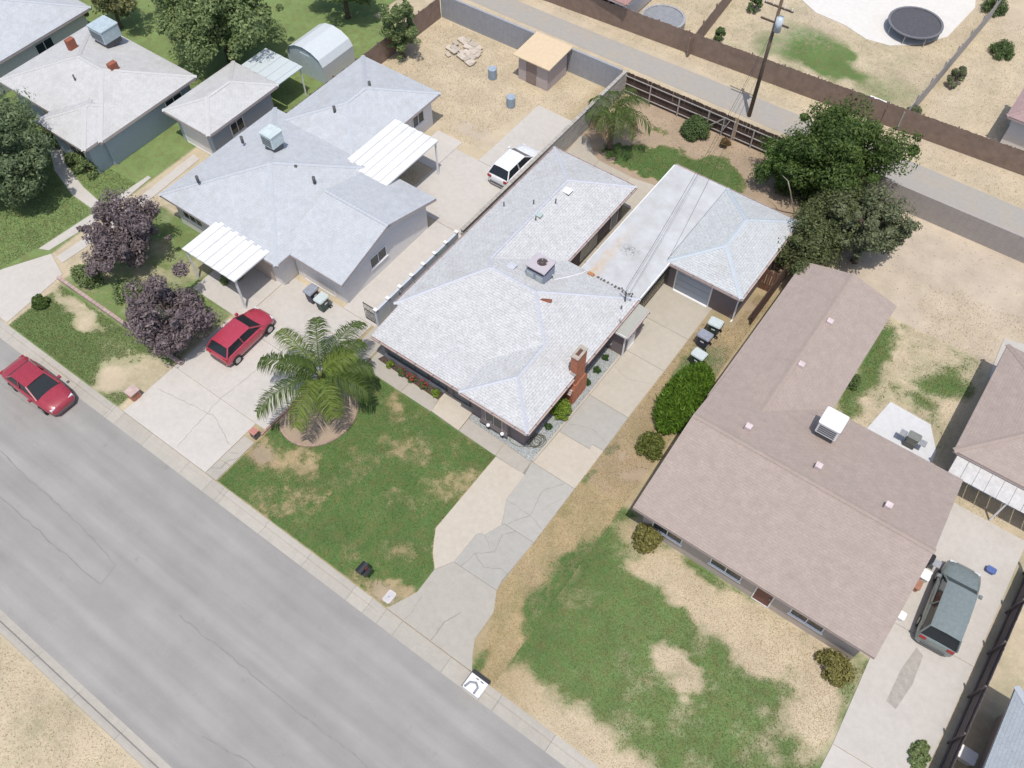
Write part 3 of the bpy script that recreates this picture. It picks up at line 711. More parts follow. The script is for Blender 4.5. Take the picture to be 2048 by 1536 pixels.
# bay window under the front gable
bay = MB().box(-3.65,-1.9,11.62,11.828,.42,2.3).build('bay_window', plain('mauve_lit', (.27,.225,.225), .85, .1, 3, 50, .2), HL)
MB().box(-3.3,-2.25,11.598,11.617,.7,2.2).build('pane', M_GLASS, bay)
MB().box(-3.36,-3.302,11.58,11.618,.64,2.26).build('frame', M_TRIM, bay); MB().box(-2.248,-2.19,11.58,11.618,.64,2.26).build('frame', M_TRIM, bay)
MB().box(-2.80,-2.75,11.578,11.597,.7,2.2).build('mullion', M_TRIM, bay)
MB().box(-3.72,-1.84,11.5,11.617,.34,.415).build('sill', plain('dark_sill', (.12,.10,.10), .7, .1), bay)
for y, w in ((12.9,1.2),(14.2,1.0),(18.1,1.7),(20.0,.001)):
    if w > .1: opening(HL, '+x', -.88, y, 1.0, w, 1.2, 'window', M_WHITE, M_SCREEN, 1)
for y, w in ((14.6,1.3),(18,1.6),(22.5,1.5),(26.5,1.5)): opening(HL, '-x', -11.03, y, 1.0, w, 1.1, 'window', M_WHITE, M_GLASS, 1)
opening(HL, '+x', -5.78, 25.6, .15, 1.9, 1.95, 'window', M_WHITE, plain('curtain_glass', (.33,.32,.27), .3, .1), 1, False)
opening(HL, '+x', -5.78, 28.6, .05, .85, 2.0, 'door', M_WHITE, plain('grey_door', (.3,.3,.33), .5, .1), 0)
opening(HL, '+y', 29.58, -9.3, 1.0, 1.4, 1.1, 'window', M_WHITE, M_GLASS, 1); opening(HL, '+y', 29.58, -7.0, 1.0, 1.4, 1.1, 'window', M_WHITE, M_GLASS, 1)
MB().box(-5.3,-5.18,24.5,24.62,.03,.55).build('step_post', M_WALL, HL)
# roof fittings
def rz(x, y):
    zs = [E+.366*(x+11.5), E+.34*(-5.27-x) if y > 22.35 else 9, 3.75 if x < -5 else 9]
    if y <= 22.35 and x > -9: zs = [E+.329*(22.35-y) if y > 18.4 else 9, E+.286*(-.33-x), E+.286*(y-13.85)]
    return min(zs)
for x, y, h in ((-10.8,23.5,.42),(-9.07,24.2,.40),(-8.0,25.0,.42),(-8.15,23.1,.34),(-.72,21.0,.3)):
    z = rz(x, y); v = MB().cyl((x,y,z-.05),(x,y,z+h),.045,n=10).build('vent_pipe', M_PIPE, roof, True)
    MB().cyl((x,y,z-.03),(x,y,z+.07),.12,.05,10).build('flashing', M_CAP, v)
def low_vent(x, y, w, m, name='roof_vent'):
    z = rz(x, y); q = MB().box(x-w/2,x+w/2,y-w/2,y+w/2,z-.08,z+.06).build(name, M_PIPE, roof)
    MB().box(x-w/2-.03,x+w/2+.03,y-w/2-.03,y+w/2+.03,z+.075,z+.12).build('vent_lid', m, q)
low_vent(-8.0,26.3,.44,M_WHITE); low_vent(-8.07,21.6,.46,M_WHITE)
low_vent(-8.2,23.55,.30,plain('pale_green_metal', (.42,.5,.48), .5, .1)); low_vent(-7.15,19.3,.42,M_CAP)
M_RUST = plain('rusty_tin', (.30,.10,.06), .8, .3, 6)
z = rz(-4.1,18.3); q = MB().add([(-4.45,18.25,z+.0),(-3.85,18.6,z-.05),(-3.8,18.48,z+.22),(-4.25,18.2,z+.25),(-4.4,18.12,z+.02),(-3.8,18.4,z-.02)],[(0,1,2,3),(4,3,2,5),(0,3,4),(1,5,2)]).build('rusty_vent', M_RUST, roof)
MB().box(-4.62,-4.35,18.0,18.12,z-.1,z+.06).build('flashing', M_TRIM, q)
for y in (20.3,): MB().cyl((-.36,y+.0,2.2),(-.36,y,2.85),.06,n=10).build('flue_pipe', M_GALV, roof, True)
# service mast with cross arms and insulators
ms = MB().cyl((-.85,21.6,2.6),(-.85,21.6,3.75),.04,n=8).build('service_mast', M_PIPE, roof, True)
MB().tube([(-.85,21.6,3.74),(-.82,21.5,3.86),(-.7,21.42,3.86),(-.64,21.4,3.74)],.05,8).build('weather_head', M_GALV, ms, True)
for dz, ln in ((3.55,.35),(3.3,.3)):
    for s in (-1, 1):
        a = MB().tube([(-.85,21.6,dz),(-.85+s*ln,21.7,dz+.05)],.018,5).build('insulator_arm', M_PIPE, ms)
        MB().cyl((-.85+s*ln,21.7,dz),(-.85+s*ln,21.7,dz+.12),.045,.035,8).build('insulator', M_PIPE, a)
# closet lean-to on the driveway side
cl = MB().box(-.878,.22,20.13,22.2,0,2.12).build('closet', M_WALL, HL)
fl = MB().add([(-.36,19.88,2.30),(.42,19.88,2.17),(.42,22.32,2.17),(-.36,22.32,2.30),(-.36,19.88,2.22),(.42,19.88,2.09),(.42,22.32,2.09),(-.36,22.32,2.22)],[(0,1,2,3),(7,6,5,4),(0,4,5,1),(1,5,6,2),(2,6,7,3),(3,7,4,0)]).build('closet_roof', concrete('grey_roll_roof', (.40,.40,.36), (.33,.34,.31), .5), HL)
MB().box(.425,.50,19.88,22.32,1.99,2.15).build('fascia', M_TRIM, fl)
MB().box(-.34,.42,19.84,19.878,2.06,2.21).build('fascia', M_WHITE, fl)
for y in (20.2,20.9,21.5,21.9,22.25): MB().box(.502,.54,y-.025,y+.025,2.02,2.07).build('hanger', M_PIPE, fl)
MB().box(.21,.29,20.04,20.12,.02,2.08).build('downpipe', M_WHITE, cl)
opening(HL, '+x', .22, 20.95, .05, .8, 1.95, 'door', M_WHITE, M_WHITE, 0)
MB().box(.225,.32,21.6,21.7,1.7,1.85).build('wall_lamp', M_IRON, cl)
MB().cyl((-.6,20.13,.55),(-.6,20.02,.55),.07,n=10).build('vent_cap', M_GALV, cl)
# chimney, brick by brick
def brick_course(mb, x0, x1, y0, y1, z, k, bl=.2, bh=.058, bd=.09):
    def run(a0, a1, fix, axis, sgn):
        p = a0-(bl/2 if k % 2 else 0)
        while p < a1-.005:
            q0, q1 = max(p, a0), min(p+bl-.012, a1); j = random.uniform(-.004, .004)
            if q1-q0 > .02:
                f0, f1 = sorted((fix+sgn*(.008+j), fix-sgn*bd))
                if axis == 'x': mb.box(q0, q1, f0, f1, z, z+bh)
                else: mb.box(f0, f1, q0, q1, z, z+bh)
            p += bl
    run(x0, x1, y0, 'x', -1); run(x0, x1, y1, 'x', 1); run(y0+.1, y1-.1, x0, 'y', -1); run(y0+.1, y1-.1, x1, 'y', 1)
ch = MB().box(-.71,-.31,15.82,16.68,0,4.02).build('chimney', M_MORTAR, HL)
mb = MB(); z = 1.75; k = 0
while z < 4.02: brick_course(mb, -.72, -.30, 15.8, 16.7, z, k); z += .072; k += 1
tag(mb.build('brickwork', M_RED, ch), kind='stuff')
mb = MB(); z = .01; k = 0
while z < 1.72:
    e = max(0, (z-1.3))*.45
    brick_course(mb, -.88, -.24, 15.55+e, 16.95-e, z, k); z += .072; k += 1
tag(mb.build('brickwork', M_RED, ch), kind='stuff')
MB().box(-.86,-.26,15.57,16.93,0,1.3).build('chimney_base', M_MORTAR, ch)
M_CEM = plain('weathered_cement', (.42,.37,.31), .95, .35, 6)
cap = MB()
for x0,x1,y0,y1 in ((-.76,-.62,15.76,16.74),(-.40,-.26,15.76,16.74),(-.62,-.40,15.76,16.0),(-.62,-.40,16.5,16.74)): cap.box(x0,x1,y0,y1,4.03,4.10)
cap.build('chimney_cap', M_CEM, ch)
MB().box(-.615,-.405,16.005,16.495,4.021,4.028).build('flue', plain('flue_clay', (.12,.06,.045), .9, .3), ch)
MB().add([(-.95,15.95,2.85),(-.72,15.7,2.78),(-.72,16.75,2.78),(-.78,16.25,3.2)],[(0,1,3),(0,3,2),(1,2,3),(0,2,1)]).build('saddle', plain('dark_flashing', (.12,.10,.11), .6), ch)
MB().box(-.9,-.3,15.62,15.78,2.68,2.74).build('flashing', M_GALV, ch)
for i in range(3): MB().box(-.5,-.3,15.33+.06*i,15.44+.06*i,1.15+.12*i,1.22+.12*i).build('corbel_brick', M_TRIM, ch)

# ------------------------------------------------------------------ roof-top cooler
AC = thing('rooftop_air_conditioner', 'grey boxy air conditioner with a fan opening standing on the white roof', 'air conditioner', (-5.53,19.8,3.4))
M_ACB = plain('blue_grey_metal', (.26,.28,.36), .5, .1); M_ACT = plain('mauve_metal_top', (.47,.43,.46), .55, .1)
MB().box(-6.12,-4.94,19.3,20.34,3.2,3.62).build('curb', plain('curb_metal', (.2,.2,.22), .6), AC)
MB().box(-6.15,-4.91,19.27,20.37,3.62,4.22).build('body', M_ACB, AC)
bd = MB()
for x in (-6.12,-4.97): 
    for y in (19.3,20.31): bd.box(x,x+.06,y,y+.04,4.22,4.5)
bd.box(-6.08,-4.98,19.36,20.28,4.22,4.5,1)
bd.build('louvre_band', [M_ACB, plain('coil_brown', (.07,.05,.045), .7)], AC)
for x0 in (-6.08,-5.45):
    g = MB().box(x0,x0+.45,19.245,19.268,3.7,4.12).build('filter_panel', plain('pale_teal_panel', (.42,.5,.5), .4, .1), AC)
    for i in range(5): MB().box(x0+.01,x0+.44,19.235,19.244,3.74+.075*i,3.76+.075*i).build('louvre', M_GALV, g)
top = MB(); c = (-5.5,19.95); r = .31
x0,x1,y0,y1 = -6.19,-4.87,19.23,20.41
angs = sorted([2*math.pi*i/28 for i in range(28)]+[math.atan2(b_-c[1], a_-c[0]) % (2*math.pi) for a_ in (x0,x1) for b_ in (y0,y1)])
ring = [(c[0]+r*math.cos(a_), c[1]+r*math.sin(a_)) for a_ in angs]; n = len(ring)
def sq(p):
    dx, dy = p[0]-c[0], p[1]-c[1]; t = []
    if dx > 1e-6: t.append((x1-c[0])/dx)
    if dx < -1e-6: t.append((x0-c[0])/dx)
    if dy > 1e-6: t.append((y1-c[1])/dy)
    if dy < -1e-6: t.append((y0-c[1])/dy)
    t = min(t); return (c[0]+dx*t, c[1]+dy*t)
outer = [sq(p) for p in ring]
vs = [(*p,4.58) for p in ring]+[(*p,4.58) for p in outer]+[(*p,4.5) for p in outer]+[(*p,4.36) for p in ring]
fs = []
for i in range(n):
    j = (i+1) % n
    fs += [(i,n+i,n+j,j),(n+i,2*n+i,2*n+j,n+j),(j,3*n+j,3*n+i,i)]
top.add(vs, fs); top.build('top_panel', M_ACT, AC)
fan = MB()
for i in range(4):
    a = i*math.pi/2+.3; d = Vector((math.cos(a), math.sin(a), 0)); s = Vector((-d.y, d.x, 0)); o = Vector((c[0], c[1], 4.47))
    fan.add([o+d*.07-s*.05, o+d*.28-s*.09+Vector((0,0,-.03)), o+d*.28+s*.1+Vector((0,0,.05)), o+d*.07+s*.05], [(0,1,2,3)])
fan.build('fan_blades', M_GALV, AC); MB().cyl((c[0],c[1],4.4),(c[0],c[1],4.52),.08,n=12).build('fan_hub', M_PIPE, AC)
MB().cyl((c[0],c[1],4.345),(c[0],c[1],4.355),.31,n=28).build('fan_well', M_DARK, AC)
MB().tube([(-4.88,20.1,3.75),(-4.8,20.1,3.78),(-4.78,20.1,3.38),(-4.6,20.45,3.30),(-4.3,21.1,3.08),(-4.0,21.9,2.83),(-3.9,22.3,2.72)],.025,6).build('drain_pipe', M_WHITE, AC)

# ------------------------------------------------------------------ garage with covered breezeway
GA = thing('garage', 'white-roofed garage with a flat breezeway roof behind the driveway', 'garage', (2,29,0))
EG = 2.62
gf, gr = hip_faces(-.55, 4.42, 25.8, 33.35, EG, .3)
groof = roof_mesh('roof', gf, shingle('white_garage_shingle', (.55,.57,.575), .55, .08), GA)
for a, b in gr: caps(groof, a, b, plain('pale_blue_cap', (.46,.505,.545), .85, .1), .14)
fr = roof_mesh('breezeway_roof', [[(-4.28,33.35,2.60),(-4.28,22.3,2.70),(-.36,22.3,2.70),(-.36,25.78,2.66),(-.57,25.82,2.665),(-.57,33.35,2.62)]], M_FLAT, GA, .12)
for i in range(10):
    x = -3.2+i*.25+random.uniform(-.05,.05); MB().box(x,x+random.uniform(.05,.16),22.2+random.uniform(-.05,.04),22.36,2.705,2.725).build('tar_patch', plain('old_tar', (.10,.095,.09), .9), fr)
MB().box(-3.75,-3.35,22.1,22.32,2.71,2.8).build('rusty_flashing', plain('orange_rust', (.40,.19,.09), .85, .3), fr)
MB().box(-4.36,-4.29,22.3,33.3,2.42,2.58).build('fascia', M_WHITE, fr)
MB().box(-.355,-.28,22.45,25.78,2.45,2.64).build('fascia', M_WHITE, fr)
for a, b, o in (((-.5,25.8,EG),(4.42,25.8,EG),(0,-1,0)),((4.42,25.8,EG),(4.42,33.35,EG),(1,0,0)),((-4.28,33.35,2.62),(4.42,33.35,EG),(0,1,0))):
    fascia(GA, a, b, M_TRIM, o); gutter(GA, a, b, M_TRIM, o)
MB().prism([(-.2,25.9),(4.32,25.9),(4.32,33.25),(-.2,33.25)],2.38,2.41).build('soffit', M_TRIM, GA)
walls(GA, [((-.42,26.4),(.02,26.4)),((2.5,26.4),(4.2,26.4)),((-.42,32.8),(4.2,32.8))], 0, 2.375, M_WALL)
walls(GA, [((-.34,26.49),(-.34,32.71)),((4.12,26.49),(4.12,32.71))], 0, 2.375, M_WALL)
MB().box(.03,2.49,26.33,26.47,2.12,2.375).build('lintel', M_WALL, GA)
gd = MB().box(.12,2.40,26.36,26.41,.02,2.06).build('garage_door', plain('slate_blue_door', (.36,.41,.48), .5, .06), GA)
for i in range(4): MB().box(.13,2.39,26.345,26.359,.05+.51*i,.51+.51*i).build('door_panel', plain('slate_blue_panel', (.35,.395,.46), .5, .06), gd)
MB().box(.03,.115,26.30,26.46,.02,2.11).build('door_frame', M_WHITE, GA); MB().box(2.405,2.49,26.30,26.46,.02,2.11).build('door_frame', M_WHITE, GA); MB().box(.12,2.40,26.30,26.44,2.065,2.11).build('door_frame', M_WHITE, GA)
MB().box(.1,2.42,26.18,26.33,.034,.06).build('threshold', M_WHITE, GA)
MB().box(4.15,4.23,26.22,26.30,.05,2.38).build('downpipe', M_WHITE, GA)
MB().box(4.15,4.23,26.02,26.22,.03,.10).build('downpipe', M_WHITE, GA)
for y in (23.2,25.8,28.4,30.8,33.1): MB().box(-4.24,-4.14,y-.05,y+.05,.03,2.50).build('post', M_WHITE, GA)
opening(GA, '+y', 32.88, 1.6, 1.0, 1.2, .9, 'window', M_WHITE, M_GLASS, 1)

# iron lattice gate closing the breezeway
def iron_gate(label, a, b, h, n, diag=True, loc=None):
    a, b = Vector(a), Vector(b); t = thing('iron_gate', label, 'gate', tuple((a+b)/2), 'black iron gates')
    fr = MB()
    for z in (.08, h*.62, h): fr.beam(a+Vector((0,0,z)), b+Vector((0,0,z)), .035, .05)
    fr.build('gate_frame', M_IRON, t)
    for i in range(n+1):
        p = a+(b-a)*(i/n); MB().beam(p+Vector((0,0,.03)), p+Vector((0,0,h+.06)), .022, .022).build('bar', M_IRON, t)
    if diag:
        for i in range(n):
            p, q = a+(b-a)*(i/n), a+(b-a)*((i+1)/n)
            MB().beam(p+Vector((0,0,.1)), q+Vector((0,0,h*.6)), .022, .022).build('scroll', plain('tan_lattice', (.42,.36,.25), .7), t)
            MB().beam(q+Vector((0,0,.1)), p+Vector((0,0,h*.6)), .022, .022).build('scroll', MATS['tan_lattice'], t)
    return t
iron_gate('black and tan iron lattice gate between the house and the garage door', (-.62,22.5,0), (-.62,26.28,0), 1.9, 16)
iron_gate('small black iron side gate by the front corner beside the palm', (-13.75,13.45,0), (-12.85,13.45,0), 1.5, 8, False)
iron_gate('short black iron panel inside the white side wall', (-12.4,15.2,0), (-11.6,15.2,0), 1.6, 5)
# overhead service wires from the alley pole to the mast
PB = Vector((-3.67,43.57,0))
def wire(label, a, b, sag, r=.012):
    a, b = Vector(a), Vector(b); pts = []
    for i in range(25):
        t = i/24; p = a+(b-a)*t; p.z -= sag*4*t*(1-t); pts.append(p)
    tag(MB().tube(pts, r, 5).build('service_wire', M_IRON), label, 'wire', 'service wires over the breezeway')
wire('thick overhead service wire running from alley pole to roof mast', (-3.5,43.5,7.6), (-.95,21.7,3.72), .9, .011)
wire('thin overhead phone wire beside the service wire above breezeway', (-3.6,43.5,6.6), (-.7,21.75,3.5), .7, .008)
wire('added wire tracing the service wire shadow towards the garage front corner', (-3.4,43.5,6.2), (-.45,25.7,2.75), .8, .007)  # extra wire put in where a wire's shadow falls on the breezeway roof
pole = thing('utility_pole', 'wooden utility pole with a pale transformer standing in the alley', 'utility pole', tuple(PB))
MB().cyl(PB, PB+Vector((.05,.05,9.2)), .15, .10, 12).build('pole', M_BARK, pole, True)
for z in (8.6, 7.5):
    MB().beam(PB+Vector((-1.0,0,z)), PB+Vector((1.0,0,z)), .09, .11).build('cross_arm', M_BARK, pole)
MB().cyl(PB+Vector((.3,-.05,7.0)), PB+Vector((.3,-.05,8.0)), .24, n=16).build('transformer', plain('pale_blue_steel', (.5,.56,.62), .5), pole, True)
for dx in (-.9,-.4,.4,.9): MB().cyl(PB+Vector((dx,0,8.66)), PB+Vector((dx,0,8.85)), .05, .03, 8).build('insulator', M_WHITE, pole)

# ------------------------------------------------------------------ block wall, fences
bw = thing('block_wall', 'tall grey concrete block wall along the left side of the lot', 'wall', (-12.4,31,0))
bmesh_ = MB().box(-.09,.09,.005,.395,.004,.196).build('block', M_BLOCK, None, org=(0,0,0)).data
bpy.data.objects.remove(bpy.data.objects['block'])
rest = MB(); cnt = 0
NB = 47
for k in range(9):
    for i in range(NB+1):
        y = 21.4+.4*i-(.2 if k % 2 else 0)
        if k == 8 or y > 31.2:
            o = bpy.data.objects.new('block', bmesh_); o.location = (random.uniform(-.004,.004), y-31, .2*k); link(o, bw)
        else: rest.box(-12.49,-12.31,y+.005,y+.395,.2*k+.004,.2*k+.196)
tag(rest.build('block_courses', M_BLOCK, bw), kind='stuff')
MB().box(-12.475,-12.325,21.25,40.4,0,1.795).build('mortar_core', plain('block_mortar', (.34,.32,.30), .95, .1), bw)
for i in range(48): MB().box(-12.52,-12.28,21.22+.4*i,21.6+.4*i,1.80,1.86).build('cap_block', M_BLOCK, bw)
# lower painted wall with caps near the front
pw = thing('painted_side_wall', 'low pale blue painted wall with white post caps beside the house', 'wall', (-12.75,17.3,0))
M_PBL = plain('pale_blue_paint', (.50,.55,.62), .7, .1, 2, 40, .1)
for i in range(7): MB().box(-12.84,-12.70,13.5+1.1*i,14.57+1.1*i,0,1.42).build('panel', M_PBL, pw)
for i in range(8):
    y = 13.45+1.1*i; p = MB().box(-12.86,-12.68,y-.07,y+.048,0,1.5).build('post', M_PBL, pw)
    MB().box(-12.90,-12.64,y-.11,y+.09,1.5,1.57).build('post_cap', M_WHITE, p)
# white rail low wall right of the lot line near the garden ring
lw = thing('low_edging_wall', 'low brick edging wall at the lot line under the front palm', 'wall', (-13.0,6,0))
for i in range(24): MB().box(-13.06,-12.94,3.85+.22*i,4.06+.22*i,0,.12).build('brick', plain('dusty_brick', (.34,.22,.18), .9, .25, 5, 40, .3, 0, .15), lw)
pb = thing('brick_pillar', 'small dark brick pillar with red cap at the left lot edge', 'pillar', (-13.2,3.65,0))
mb = MB()
for k in range(7): brick_course(mb, -13.4,-13.02,3.46,3.82,.01+.072*k,k)
tag(mb.build('brickwork', plain('dark_pillar_brick', (.14,.12,.115), .9, .3, 8), pb), kind='stuff')
MB().box(-13.38,-13.04,3.48,3.80,0,.5).build('pillar_core', M_MORTAR, pb)
for i in range(3): MB().box(-13.43,-12.99,3.44+.135*i,3.565+.135*i,.515,.58).build('cap_brick', brickmat('red_cap_brick', (.42,.16,.13), (.5,.24,.2), (.4,)*3), pb)
# brick ring round the palm bed
rg = thing('brick_edging_ring', 'curved reddish brick edging round the palm bed in front lawn', 'edging', (-11.5,6.85,0))
M_EDG = plain('rosy_edging', (.36,.25,.205), .9, .2, 5, 40, .3, 0, .12)
for i in range(46):
    a = R(-118+250*i/45); x, y = -11.5+2.05*math.cos(a), 6.85+2.3*math.sin(a)
    if x < -12.85: continue
    d = Vector((-2.05*math.sin(a), 2.3*math.cos(a), 0)).normalized()*.1; p = Vector((x, y, .02))
    MB().beam(p-d, p+d, .11, .09).build('brick', M_EDG, rg)

def picket_mesh(w, h, t=.018):
    return MB().prism([(-w/2,0),(w/2,0),(w/2,h-.04),(w/2-.03,h),(-w/2+.03,h),(-w/2,h-.04)],0,t)
def fence_pickets(parent, a, b, h, m, each=True, w=.14):
    a, b = Vector(a), Vector(b); d = (b-a); L = d.length; d.normalize(); n = int(L/(w-.004)); ang = math.atan2(d.y, d.x)
    nrm = Vector((-d.y, d.x, 0))
    if each:
        src = picket_mesh(w, h).build('picket', m, None, org=(0,0,0)); me = src.data; bpy.data.objects.remove(src)
        org = ORG[parent.name]
        for i in range(n):
            o = bpy.data.objects.new('picket', me); p = a+d*((i+.5)*L/n)-org
            o.location = (p.x, p.y, p.z+random.uniform(-.03,.03)); o.rotation_euler = (R(90), random.uniform(-.008,.008), ang); link(o, parent)
    else:
        mb = MB()
        for i in range(n):
            c = a+d*((i+.5)*L/n); j = random.uniform(-.04,.03); u = d*(w/2); k = nrm*.01; z = Vector((0,0,h+j))
            mb.add([c-u-k,c+u-k,c+u+k,c-u+k,c-u-k+z,c+u-k+z,c+u+k+z,c-u+k+z],[(3,2,1,0),(4,5,6,7),(0,1,5,4),(1,2,6,5),(2,3,7,6),(3,0,4,7)])
        tag(mb.build('pickets', m, parent), kind='stuff')
bf = thing('back_fence', 'dark brown picket fence with pale rails and posts behind the back yard', 'fence', (-4,40.5,0))
fence_pickets(bf, (-12.3,40.55,0), (5.2,40.75,0), 1.8, M_WOOD)
M_RAIL = plain('grey_white_rail', (.42,.39,.37), .7, .15)
for z in (.25,.85,1.5): MB().beam((-12.3,40.47,z),(5.2,40.67,z),.045,.065).build('rail', M_RAIL, bf)
for x in (-12.3,-10.2,-7.86,-5.5,-4.31,-3.5,-2.04,.3,2.6,5.1): MB().box(x-.04,x+.04,40.36+.0114*(x+12.3),40.435+.0114*(x+12.3),0,1.6).build('post', M_RAIL, bf)
MB().beam((-5.45,40.44,.3),(-4.4,40.45,1.45),.05,.07).build('gate_brace', M_RAIL, bf); MB().beam((-4.35,40.44,.3),(-3.9,40.4,1.5),.05,.07).build('gate_brace', M_RAIL, bf)
MB().box(-3.6,-3.3,40.56,40.585,.1,1.9).build('pale_board', plain('pale_board', (.42,.30,.19), .9, .2), bf)
sg = thing('side_gate', 'short reddish brown plank gate between garage and the right lot line', 'gate', (4.65,29.5,0))
fence_pickets(sg, (4.2,29.5,0), (5.15,29.55,0), 1.8, plain('red_brown_plank', (.20,.105,.07), .9, .3, 3, 40, .4, 0, .2))
for z in (.4,1.4): MB().beam((4.2,29.58,z),(5.15,29.63,z),.04,.09).build('rail', M_WOOD, sg)
sf = thing('side_fence', 'brown wooden fence along the right lot line under the big tree', 'fence', (5.25,35,0))
fence_pickets(sf, (5.25,26.5,0), (5.25,40.6,0), 1.8, plain('dark_red_plank', (.15,.085,.065), .9, .3, 3, 40, .4, 0, .2), False)
for z in (.4,1.4): MB().beam((5.19,26.5,z),(5.19,40.6,z),.04,.09).build('rail', M_WOOD, sf)
def wood_fence(label, a, b, h=1.8, m=None):
    c = (Vector(a)+Vector(b))/2
    f = thing('wooden_fence', label, 'fence', tuple(c), 'neighbouring wooden fences')
    fence_pickets(f, a, b, h, m or M_WOODP, False)
    d = (Vector(b)-Vector(a)); n = max(2, int(d.length/2.4)); nr = Vector((-d.y, d.x, 0)).normalized()*.045
    for z in (.35, h-.35): MB().beam(Vector(a)+nr+Vector((0,0,z)), Vector(b)+nr+Vector((0,0,z)), .04, .09).build('rail', m or M_WOODP, f)
    for i in range(n+1):
        p = Vector(a)+d*(i/n)+nr*2; MB().box(p.x-.045,p.x+.045,p.y-.045,p.y+.045,0,h+.05).build('post', m or M_WOODP, f)
    return f
wood_fence('long brown wooden fence on the far side of the alley', (-34,45.9,0), (4.2,48.3,0))
wood_fence('brown wooden fence behind the alley right of the round white box', (4.3,48.35,0), (36,50.5,0))
wood_fence('brown wooden fence between the two left neighbours', (-29.0,20.5,0), (-29.0,39.8,0))
wood_fence('dark wooden fence beyond the grey van at the right edge', (23.5,5.5,0), (23.7,20.5,0), 1.8, plain('dark_fence', (.13,.105,.10), .9, .3))
wood_fence('weathered fence dividing the two yards beyond the alley', (-10.6,46.9,0), (-12.0,62,0), 1.6)
wood_fence('grey fence between the trampoline yard and far right yard', (5.6,48.4,0), (6.6,70,0), 1.5, plain('grey_fence', (.36,.34,.33), .9, .2))
def block_run(label, a, b, h, m):
    a, b = Vector(a), Vector(b); t = thing('masonry_wall', label, 'wall', tuple((a+b)/2), 'masonry walls along the alley')
    d = b-a; n = int(d.length/.4); 
    for k in range(int(h/.2)):
        mb = MB()
        for i in range(n): mb.beam(a+d*((i+.01+(.5 if k % 2 else 0)*0)/n)+Vector((0,0,.1+.2*k)), a+d*((i+.985)/n)+Vector((0,0,.1+.2*k)), .18, .192)
        tag(mb.build('block_course', m, t), kind='stuff')
    MB().beam(a+Vector((0,0,h/2)), b+Vector((0,0,h/2)), .15, h-.01).build('mortar_core', m, t)
M_BLUEG = plain('blue_grey_block', (.33,.34,.37), .92, .12, 2, 30, .2)
block_run('blue grey block wall behind the left neighbour along the alley', (-29,40.0,0), (-12.6,40.3,0), 2.0, M_BLUEG)
block_run('grey block wall behind the bare right-hand yard along the alley', (5.5,41.1,0), (40,41.5,0), 1.8, plain('taupe_block', (.36,.33,.31), .92, .12, 2, 30, .2))

# ------------------------------------------------------------------ vegetation
def leaf_cloud(centres, radii, per, size, squash=1.0, long=1.0, upb=.4, seed=0, bias=None):
    """quads scattered round clump centres; returns V, F"""
    r = np.random.default_rng(seed)
    n = len(centres)*per
    C = np.repeat(np.asarray(centres), per, 0); RR = np.repeat(np.asarray(radii), per)
    d = r.normal(size=(n, 3)); d /= np.linalg.norm(d, axis=1, keepdims=True)
    rad = RR*(.45+.6*r.random(n)**.6)
    d2 = d.copy(); d2[:, 2] *= squash
    P = C+d2*rad[:, None]
    nrm = d+r.normal(size=(n, 3))*.55; nrm[:, 2] += upb
    nrm /= np.linalg.norm(nrm, axis=1, keepdims=True)
    t = np.cross(nrm, r.normal(size=(n, 3)));
    if bias is not None:
        t = np.asarray(bias)+r.normal(size=(n, 3))*.45
    t /= np.linalg.norm(t, axis=1, keepdims=True)
    b = np.cross(nrm, t); b /= np.linalg.norm(b, axis=1, keepdims=True)
    s = size*(.4+1.15*r.random(n))[:, None]
    V = np.stack([P-t*s*long*.5, P+b*s*.32-t*s*long*.05, P+t*s*long*.6, P-b*s*.32-t*s*long*.05], 1).reshape(-1, 3)
    F = np.arange(n*4).reshape(-1, 4)
    return V, F
